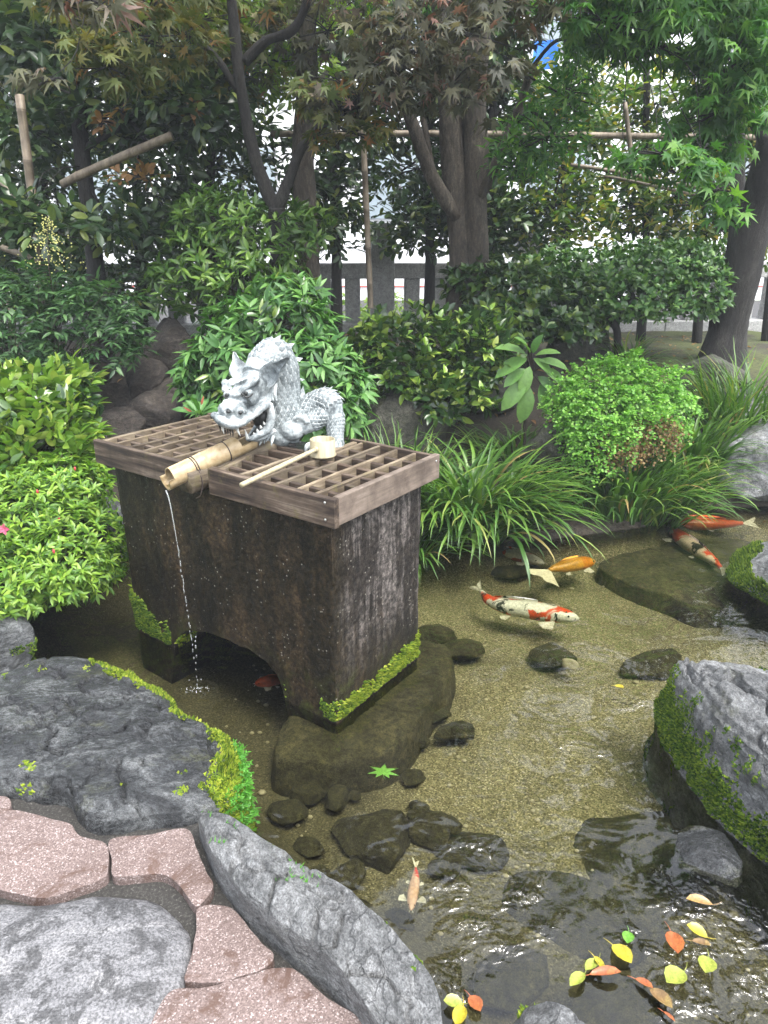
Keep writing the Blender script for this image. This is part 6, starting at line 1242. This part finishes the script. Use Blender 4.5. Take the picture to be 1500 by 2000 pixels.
bamboo('thin grey pipe standing at the far left behind the nandina', A(12, 560, 6.5), A(36, 705, 6.4), .02)

# ------------------------------------------------------------------ street and what stands beyond the fence
ms_ = rock_mat('asphalt', (0.04, 0.04, 0.042), (0.055, 0.055, 0.056), (0.075, 0.075, 0.075), 40, 0.9, 0.3)
def box(x0, x1, y0, y1, z0, z1): return bar(((x0 + x1) / 2, y0, (z0 + z1) / 2), ((x0 + x1) / 2, y1, (z0 + z1) / 2), x1 - x0, z1 - z0, ch=.004)
tag(mk('street', MB().add(*box(-60, 60, 9.7, 15.0, .5, .655)), ms_, sm=False), kind='structure')
tag(mk('pavement', MB().add(*box(-60, 60, 8.95, 9.69, .5, .76)), M['granite'], sm=False), kind='structure')
M['white'] = plain('white_render', (0.82, 0.83, 0.84), 0.7, 0, .05, 3); M['white_panel'] = plain('white_sheet_panel', (0.8, 0.82, 0.84), 0.4, 0, .05, 3)
M['red'] = plain('red_paint', (0.55, 0.06, 0.04), 0.5); M['blue'] = plain('blue_cloth', (0.02, 0.16, 0.6), 0.7); M['glass'] = plain('window_glass', (0.25, 0.3, 0.33), 0.08, 0, .1); M['grey'] = plain('grey_frame', (0.3, 0.31, 0.32), 0.5)
bd = empty('white_building', (0, 18, .64)); tag(bd, 'bright white building across the street seen through the leaves', 'building')
mk('wall', MB().add(*box(-16, 16, 17, 24, .5, 11.5)), M['white'], bd, sm=False)
for k in range(9):
    for r_ in range(3):
        x = -14 + k * 3.4; z = 2.2 + r_ * 3.2; w = mk('window', MB().add(*box(x, x + 1.5, 16.95, 17.02, z, z + 1.5)), M['grey'], bd, sm=False)
        for s_ in (0, 1): mk('pane', MB().add(*box(x + .06 + s_ * .71, x + .73 + s_ * .71, 16.93, 16.96, z + .06, z + 1.44)), M['glass'], w, sm=False)
    mk('pilaster', MB().add(*box(-15.2 + k * 3.4, -14.9 + k * 3.4, 16.9, 17.02, .5, 11.3)), M['white'], bd, sm=False)
for r_ in range(4): mk('cornice', MB().add(*box(-16.1, 16.1, 16.85, 17.02, 1.6 + r_ * 3.2, 1.75 + r_ * 3.2)), M['white'], bd, sm=False)
hd = empty('site_hoarding', (0, 15.4, .64)); tag(hd, 'low white sheet hoarding with a red band along the far kerb', 'hoarding')
for k in range(16): mk('panel', MB().add(*box(-9.6 + k * 1.2, -8.42 + k * 1.2, 15.35, 15.4, .6, 1.78)), M['white_panel'], hd, sm=False)
mk('band', MB().add(*box(-9.6, 9.6, 15.325, 15.34, .91, .93)), M['red'], hd, sm=False)
# banner, red post
c_ = A(1028, 160, 10.0); bn = empty('banner', (c_[0], 10.0, .76)); tag(bn, 'bright blue cloth banner on a pole behind the leaves', 'banner')
mk('banner_pole', MB().add(*tube([(c_[0] + .045, 10.0, .74), (c_[0] + .045, 10.0, 5.2)], .018, 8)), M['grey'], bn)
xs_ = np.linspace(.06, .36, 9); zs_ = np.linspace(A(0, 135, 10)[2], A(0, 78, 10)[2], 14); XX, ZZ = np.meshgrid(xs_, zs_); V = np.stack([c_[0] + XX, 10.0 + .03 * np.sin(XX * 14 + ZZ * 3), ZZ], -1).reshape(-1, 3)
mk('cloth', (V, grid(9, 14)), M['blue'], bn)
c_ = A(966, 470, 9.8); rp_ = empty('red_post', (c_[0], 9.8, .655)); tag(rp_, 'thin red post on the street just right of the twin trunk', 'post')
mk('shaft', MB().add(*tube([(c_[0], 9.8, .64), (c_[0], 9.8, A(0, 425, 9.8)[2])], .03, 10)), M['red'], rp_); mk('cap', MB().add(*ball((c_[0], 9.8, A(0, 425, 9.8)[2]), (.036, .036, .03), 10, 6)), M['red'], rp_)
# low bright shrubs along the street side of the fence
for k, (u, lab) in enumerate(((60, 'sunny low shrub beyond the fence at far left'), (200, 'sunny low shrub beyond the fence behind the nandina'), (640, 'sunny low shrub beyond the fence left of the first post'), (760, 'sunny low shrub beyond the fence behind the first post'), (870, 'sunny low shrub beyond the fence behind the twin trunk'), (1120, 'sunny low shrub beyond the fence behind the clipped tree'))):
    c_ = A(u, 640, 9.25); s = shrub('street_shrub', lab, (c_[0], 9.3, .76), group='low shrubs on the street side of the fence'); t, nn = cloud([((c_[0], 9.3, .95), np.array([.42, .22, .24]))], 180, 300 + k, .6); P, D, Nn, L = whorl(t, up_of(nn, .6, k), 5, .05, k); foliage(s, 'foliage', 'lf_street', 'small', P, D, Nn, L, 1.2)
    stems(s, (c_[0], 9.3, .76), t, 20, k, .005)

# ------------------------------------------------------------------ koi
def koi_mat(name, base, red, black, seed, rs_=7.0, bs_=12.0, rt=.55, bt=.6):
    m, n, l, b = newmat(name); t = n.new('ShaderNodeTexCoord'); mp = n.new('ShaderNodeMapping'); mp.inputs['Location'].default_value = (seed * 3.1, seed * 1.7, seed); l.new(t.outputs['Object'], mp.inputs['Vector']); v = mp.outputs['Vector']
    col = base
    f1 = noise(n, l, v, rs_, 3, .5, .6); r1 = ramp(n, [(rt, (0, 0, 0)), (rt + .03, (1, 1, 1))]); l.new(f1, r1.inputs[0]); col = mixc(n, l, r1.outputs[0], base, red)
    if black is not None:
        f2 = noise(n, l, v, bs_, 5, .6, .8); r2 = ramp(n, [(bt, (0, 0, 0)), (bt + .03, (1, 1, 1))]); l.new(f2, r2.inputs[0]); col = mixc(n, l, r2.outputs[0], col, black)
    vo = N(n, 'TexVoronoi', Scale=85.0); l.new(v, vo.inputs['Vector']); rr = ramp(n, [(.2, (1, 1, 1)), (.75, (.72, .72, .72))]); l.new(vo.outputs['Distance'], rr.inputs[0]); col = mixc(n, l, 1.0, col, rr.outputs[0], 'MULTIPLY')
    l.new(col, b.inputs['Base Color']); b.inputs['Roughness'].default_value = .3; return m
RED, BLK, WHT = (.8, .07, .015), (.015, .017, .02), (.9, .88, .84)
m, n, l, b = newmat('fin_membrane'); b.inputs['Base Color'].default_value = (.8, .76, .68, 1); tr = n.new('ShaderNodeBsdfTransparent'); mx = n.new('ShaderNodeMixShader'); vec = coords(n, l); nz = noise(n, l, vec, 60, 3); rr = ramp(n, [(.35, (.1,) * 3), (.65, (.5,) * 3)]); l.new(nz, rr.inputs[0]); l.new(rr.outputs[0], mx.inputs[0]); l.new(b.outputs[0], mx.inputs[1]); l.new(tr.outputs[0], mx.inputs[2]); l.new(mx.outputs[0], n['Material Output'].inputs[0]); M['fin'] = m
M['fin_white'] = plain('white_fin', (.8, .74, .6), .4, 0, .2, 60)
M['eye'] = plain('fish_eye', (.02, .02, .02), .1)
def fan(base, d, nrm, L_, spread, K=9, Rr=6, wave=.06, fork=0.0):
    d = unit(np.array(d, float)); nrm = unit(np.array(nrm, float) - d * (np.array(nrm, float) @ d)); x = np.cross(d, nrm); V = []
    for i in range(Rr + 1):
        t = .06 + i / Rr
        for j in range(K):
            s = j / (K - 1) * 2 - 1; a_ = s * spread; ll = L_ * t * (1 - fork * (1 - abs(s)) * t) * (1 - .12 * abs(s)); V.append(np.array(base) + ll * (math.cos(a_) * d + math.sin(a_) * x) + nrm * wave * L_ * t * math.sin(s * 7) * .5)
    return np.array(V), grid(K, Rr + 1)
def koi(label, px, z, width, mat, tail=(.11, .5, 0.35), finL=.07, name='koi', tail_mat='fin', roll=.6, tdir=None):
    Pw = np.array([G(u, v, z) for u, v in px]); C = catmull(Pw, 34); t = np.linspace(0, 1, 34); hw = np.interp(t, [0, .03, .1, .22, .4, .6, .8, .93, 1], [.12, .38, .66, .9, 1, .85, .5, .27, .22]) * width; T = unit(np.gradient(C, axis=0)); side = unit(np.cross(T, [0, 0, 1.0])); S = 16; a = np.linspace(0, 2 * math.pi, S, endpoint=False); V = []
    for i in range(34):
        hh = hw[i] * (.8 if t[i] < .8 else 1.0)
        V.append(C[i] + np.cos(a)[:, None] * side[i] * hw[i] + (np.sin(a) * hh)[:, None] * np.array([0, 0, 1.0]))
    V = np.concatenate([(C[0] - T[0] * width * .1)[None]] + V + [C[-1:]]); j = np.arange(S); k = (j + 1) % S; F4 = np.concatenate([np.stack([1 + i * S + j, 1 + i * S + k, 1 + (i + 1) * S + k, 1 + (i + 1) * S + j], -1) for i in range(33)]); e = len(V) - 1
    F3 = np.concatenate([np.stack([0 * j, 1 + k, 1 + j], -1), np.stack([0 * j + e, 1 + 33 * S + j, 1 + 33 * S + k], -1)])
    o = empty(name, (C[14][0], C[14][1], z - width)); tag(o, label, 'fish'); mk('body', (V, {4: F4, 3: F3}), mat, o)
    roll = -roll * np.sign(side[-1][1] + 1e-6); td = T[-1] if tdir is None else unit(np.array(tdir))
    tn = unit(side[-1] * math.sin(roll) * 0 + np.array([0, 0, 1.0]) * math.cos(roll) + side[-1] * math.sin(roll)); mk('tail_fin', fan(C[-1] - T[-1] * .01, td, tn, tail[0], tail[1], fork=tail[2], K=13), M[tail_mat], o)
    for s in (-1, 1):
        mk('pectoral_fin', fan(C[7] + side[7] * s * hw[7] * .8 - [0, 0, width * .3], side[7] * s + T[7] * .55, (0, 0, 1), finL, .5), M['fin'], o); mk('pelvic_fin', fan(C[18] + side[18] * s * hw[18] * .7 - [0, 0, width * .5], side[18] * s * .8 + T[18] * .8, (0, 0, 1), finL * .65, .4), M['fin'], o)
        q = ball(C[3] + side[3] * s * hw[3] * .86 + [0, 0, hw[3] * .45], width * .1, 8, 6); mk('eye', (q[0], {4: q[1][0], 3: q[1][1]}), M['eye'], o)
    D = C[12:25]; dv = []
    for i, p in enumerate(D): h_ = hw[12 + i] * 1.05; dv += [p + [0, 0, h_ * .9], p + np.array([0, 0, h_ + width * .16 * math.sin(math.pi * (i + 1) / 14)])]
    mk('dorsal_fin', (np.array(dv), grid(2, len(D))), mat, o)
    for s in (-1, 1): mk('barbel', MB().add(*tube([C[0] + side[0] * s * width * .2, C[0] - T[0] * width * .25 + side[0] * s * width * .35 - [0, 0, .004]], [.002, .0008], 4)), M['fin'], o)
    return o
koi('white koi with red and black patches swimming over the sand', [(1130, 1208), (1090, 1200), (1040, 1192), (990, 1184), (955, 1172), (940, 1155)], -.064, .06, koi_mat('koi_sanke', WHT, RED, BLK, 1, 8, 15, .475, .56), (.13, .35, .4), .1)
koi('golden koi with a long flowing white tail', [(1162, 1096), (1140, 1099), (1112, 1104), (1088, 1109), (1072, 1113)], -.045, .05, koi_mat('koi_gold', (.85, .42, .05), (.8, .28, .02), None, 2), (.17, .75, .35), .075, tail_mat='fin_white', roll=.3, tdir=G(1046, 1140, -.06) - G(1078, 1106, -.045))
koi('red and white koi half hidden under the large sedge clump', [(1062, 1100), (1030, 1090), (995, 1082), (955, 1078), (930, 1076)], -.07, .045, koi_mat('koi_kohaku', WHT, RED, None, 3, 6, 11, .48), (.1, .4, .4), .07)
koi('long plain orange red koi at far right', [(1278, 1018), (1320, 1022), (1370, 1023), (1420, 1023), (1450, 1022)], -.05, .058, koi_mat('koi_orange', (.8, .14, .03), (.85, .24, .1), None, 4), (.14, .4, .4), .06)
koi('white koi with red back and black dots beside the mossy rock', [(1308, 1030), (1330, 1050), (1360, 1072), (1388, 1092), (1408, 1108)], -.05, .056, koi_mat('koi_showa', (.78, .62, .5), RED, BLK, 6, 6, 12, .5, .58), (.1, .4, .4), .075)
koi('small pale koi with one red spot near the edging stone', [(803, 1778), (805, 1755), (809, 1730), (812, 1708), (812, 1695)], -.07, .017, koi_mat('koi_small', (.78, .5, .38), (.75, .06, .02), None, 9, 14, 11, .6), (.05, .3, .4), .03)
koi('bright red koi half hidden beneath the trough arch', [(498, 1336), (520, 1331), (545, 1328), (575, 1328)], -.06, .03, koi_mat('koi_red', (.75, .06, .01), (.8, .1, .02), None, 5), (.08, .4, .4), .04)

# ------------------------------------------------------------------ floating leaves
def fl_mat(name, a, b_):
    m, n, l, b = newmat(name); vec = coords(n, l); f = noise(n, l, vec, 38, 5, .65, .5); r = ramp(n, [(.3, tuple(c * .75 for c in a)), (.5, a), (.6, b_), (.68, tuple(c * .45 for c in a))]); l.new(f, r.inputs[0])
    g_ = noise(n, l, vec, 160, 4, .7); gr = ramp(n, [(.35, (.7,) * 3), (.65, (1.2,) * 3)]); l.new(g_, gr.inputs[0]); l.new(mixc(n, l, 1.0, r.outputs[0], gr.outputs[0], 'MULTIPLY'), b.inputs['Base Color']); b.inputs['Roughness'].default_value = .35; bump(n, l, f, .4, .004, b); return m
LT['curl'] = leaf_tmpl((0, .6, .95, 1, .7, 0), (0, .15, .35, .6, .82, 1), .45, -.22, .46)
M['fl_yellow'] = fl_mat('yellow_fallen_leaf', (.36, .3, .025), (.42, .34, .04)); M['fl_lime'] = fl_mat('lime_fallen_leaf', (.23, .27, .045), (.3, .33, .06)); M['fl_tan'] = fl_mat('tan_fallen_leaf', (.28, .17, .06), (.34, .22, .07)); M['fl_orange'] = fl_mat('orange_fallen_leaf', (.3, .09, .03), (.36, .13, .04)); M['fl_green'] = fl_mat('green_fallen_leaf', (.1, .25, .03), (.14, .32, .05)); M['fl_brown'] = fl_mat('brown_fallen_leaf', (.18, .11, .045), (.25, .18, .06)); M['fl_maple'] = fl_mat('fresh_maple_leaf', (.07, .17, .02), (.09, .21, .03))
def fleaf(label, u, v, u2, v2, mat, W=1.0, tm='curl', z=.006, tilt=(0, 0, 1)):
    a_, b_ = G(u, v, z), G(u2, v2, z); d = b_ - a_; L_ = np.linalg.norm(d); tV, tF = LT[tm]; x, y, zz = frames(d[None], np.array([tilt], float)); V = a_ + L_ * (tV[:, :1] * W * x + tV[:, 1:2] * y + tV[:, 2:] * zz * .9 + np.array([0, 0, .03])); mb = MB()
    for k, f in tF.items(): pass
    mb.add(V, list(tF.values())); mb.add(*tube([a_ + [0, 0, .03 * L_], a_ - y[0] * L_ * .2 + x[0] * L_ * .05 + [0, 0, .03 * L_], a_ - y[0] * L_ * .36 + x[0] * L_ * .14 + [0, 0, .05 * L_]], [.0012, .001, .0008], 4))
    tag(mk('floating_leaf', mb, M[mat]), label, 'leaf', 'fallen leaves floating on the pond')
for a_ in (('tan leaf floating just below the wet blue grey rock', 1392, 1768, 1338, 1764, 'fl_tan', .9), ('yellow leaf floating below the tan leaf at right', 1382, 1832, 1340, 1812, 'fl_yellow', 1.4), ('mottled yellow brown leaf tucked under the yellow leaf at right', 1350, 1838, 1388, 1852, 'fl_brown', .9),
           ('orange red leaf floating left of the yellow one', 1310, 1820, 1322, 1872, 'fl_orange', 1.3), ('round lime leaf nearest the right edge', 1384, 1870, 1376, 1908, 'fl_lime', 1.6), ('lime green leaf with long stalk below the orange red leaf', 1336, 1898, 1300, 1928, 'fl_lime', 1.5),
           ('bright yellow leaf on top of the leaf cluster', 1196, 1846, 1232, 1890, 'fl_yellow', 1.4), ('green leaf at the top of the leaf cluster', 1228, 1820, 1224, 1848, 'fl_green', 1.5), ('yellow curled leaf in the middle of the cluster', 1160, 1868, 1180, 1902, 'fl_yellow', .8), ('olive leaf at the left of the cluster', 1168, 1876, 1142, 1902, 'fl_lime', 1.0),
           ('orange brown leaf under the cluster', 1150, 1905, 1212, 1908, 'fl_orange', .7), ('lime leaf at the lower left end of the cluster', 1142, 1902, 1112, 1934, 'fl_lime', 1.0), ('narrow orange leaf below the lime ones', 1240, 1912, 1275, 1936, 'fl_orange', .9), ('brown and olive leaf near the bottom edge', 1268, 1932, 1312, 1978, 'fl_brown', 1.1),
           ('narrow orange leaf at the bottom right edge', 1295, 1976, 1318, 2000, 'fl_orange', .6), ('large lime leaf against the end of the edging stone', 905, 1962, 866, 1960, 'fl_lime', 1.5), ('yellow lime leaf lowest by the edging stone', 905, 1965, 890, 2012, 'fl_yellow', 1.2), ('red orange leaf by the end of the edging stone', 918, 1945, 938, 1982, 'fl_orange', 1.5),
           ('single small yellow leaf floating near the tall boulder', 1200, 1340, 1218, 1347, 'fl_yellow', 1.4)): fleaf(*a_)
fleaf('fresh green maple leaf floating in front of the trough', 748, 1512, 752, 1482, 'fl_maple', 1.1, 'maple')
# ------------------------------------------------------------------ thin haze, added to stand in for lens glare
m = bpy.data.materials.new('glare_haze'); m.use_nodes = True; nt = m.node_tree; nt.nodes.clear()
out = nt.nodes.new('ShaderNodeOutputMaterial'); pv = nt.nodes.new('ShaderNodeVolumePrincipled'); pv.inputs['Color'].default_value = (0.85, 0.92, 1.0, 1); pv.inputs['Density'].default_value = 0.0032
nt.links.new(pv.outputs[0], out.inputs['Volume'])
tag(mk('haze', MB().add(*box(-70, 70, -5, 30, -1.3, 14)), m, sm=False), kind='stuff')
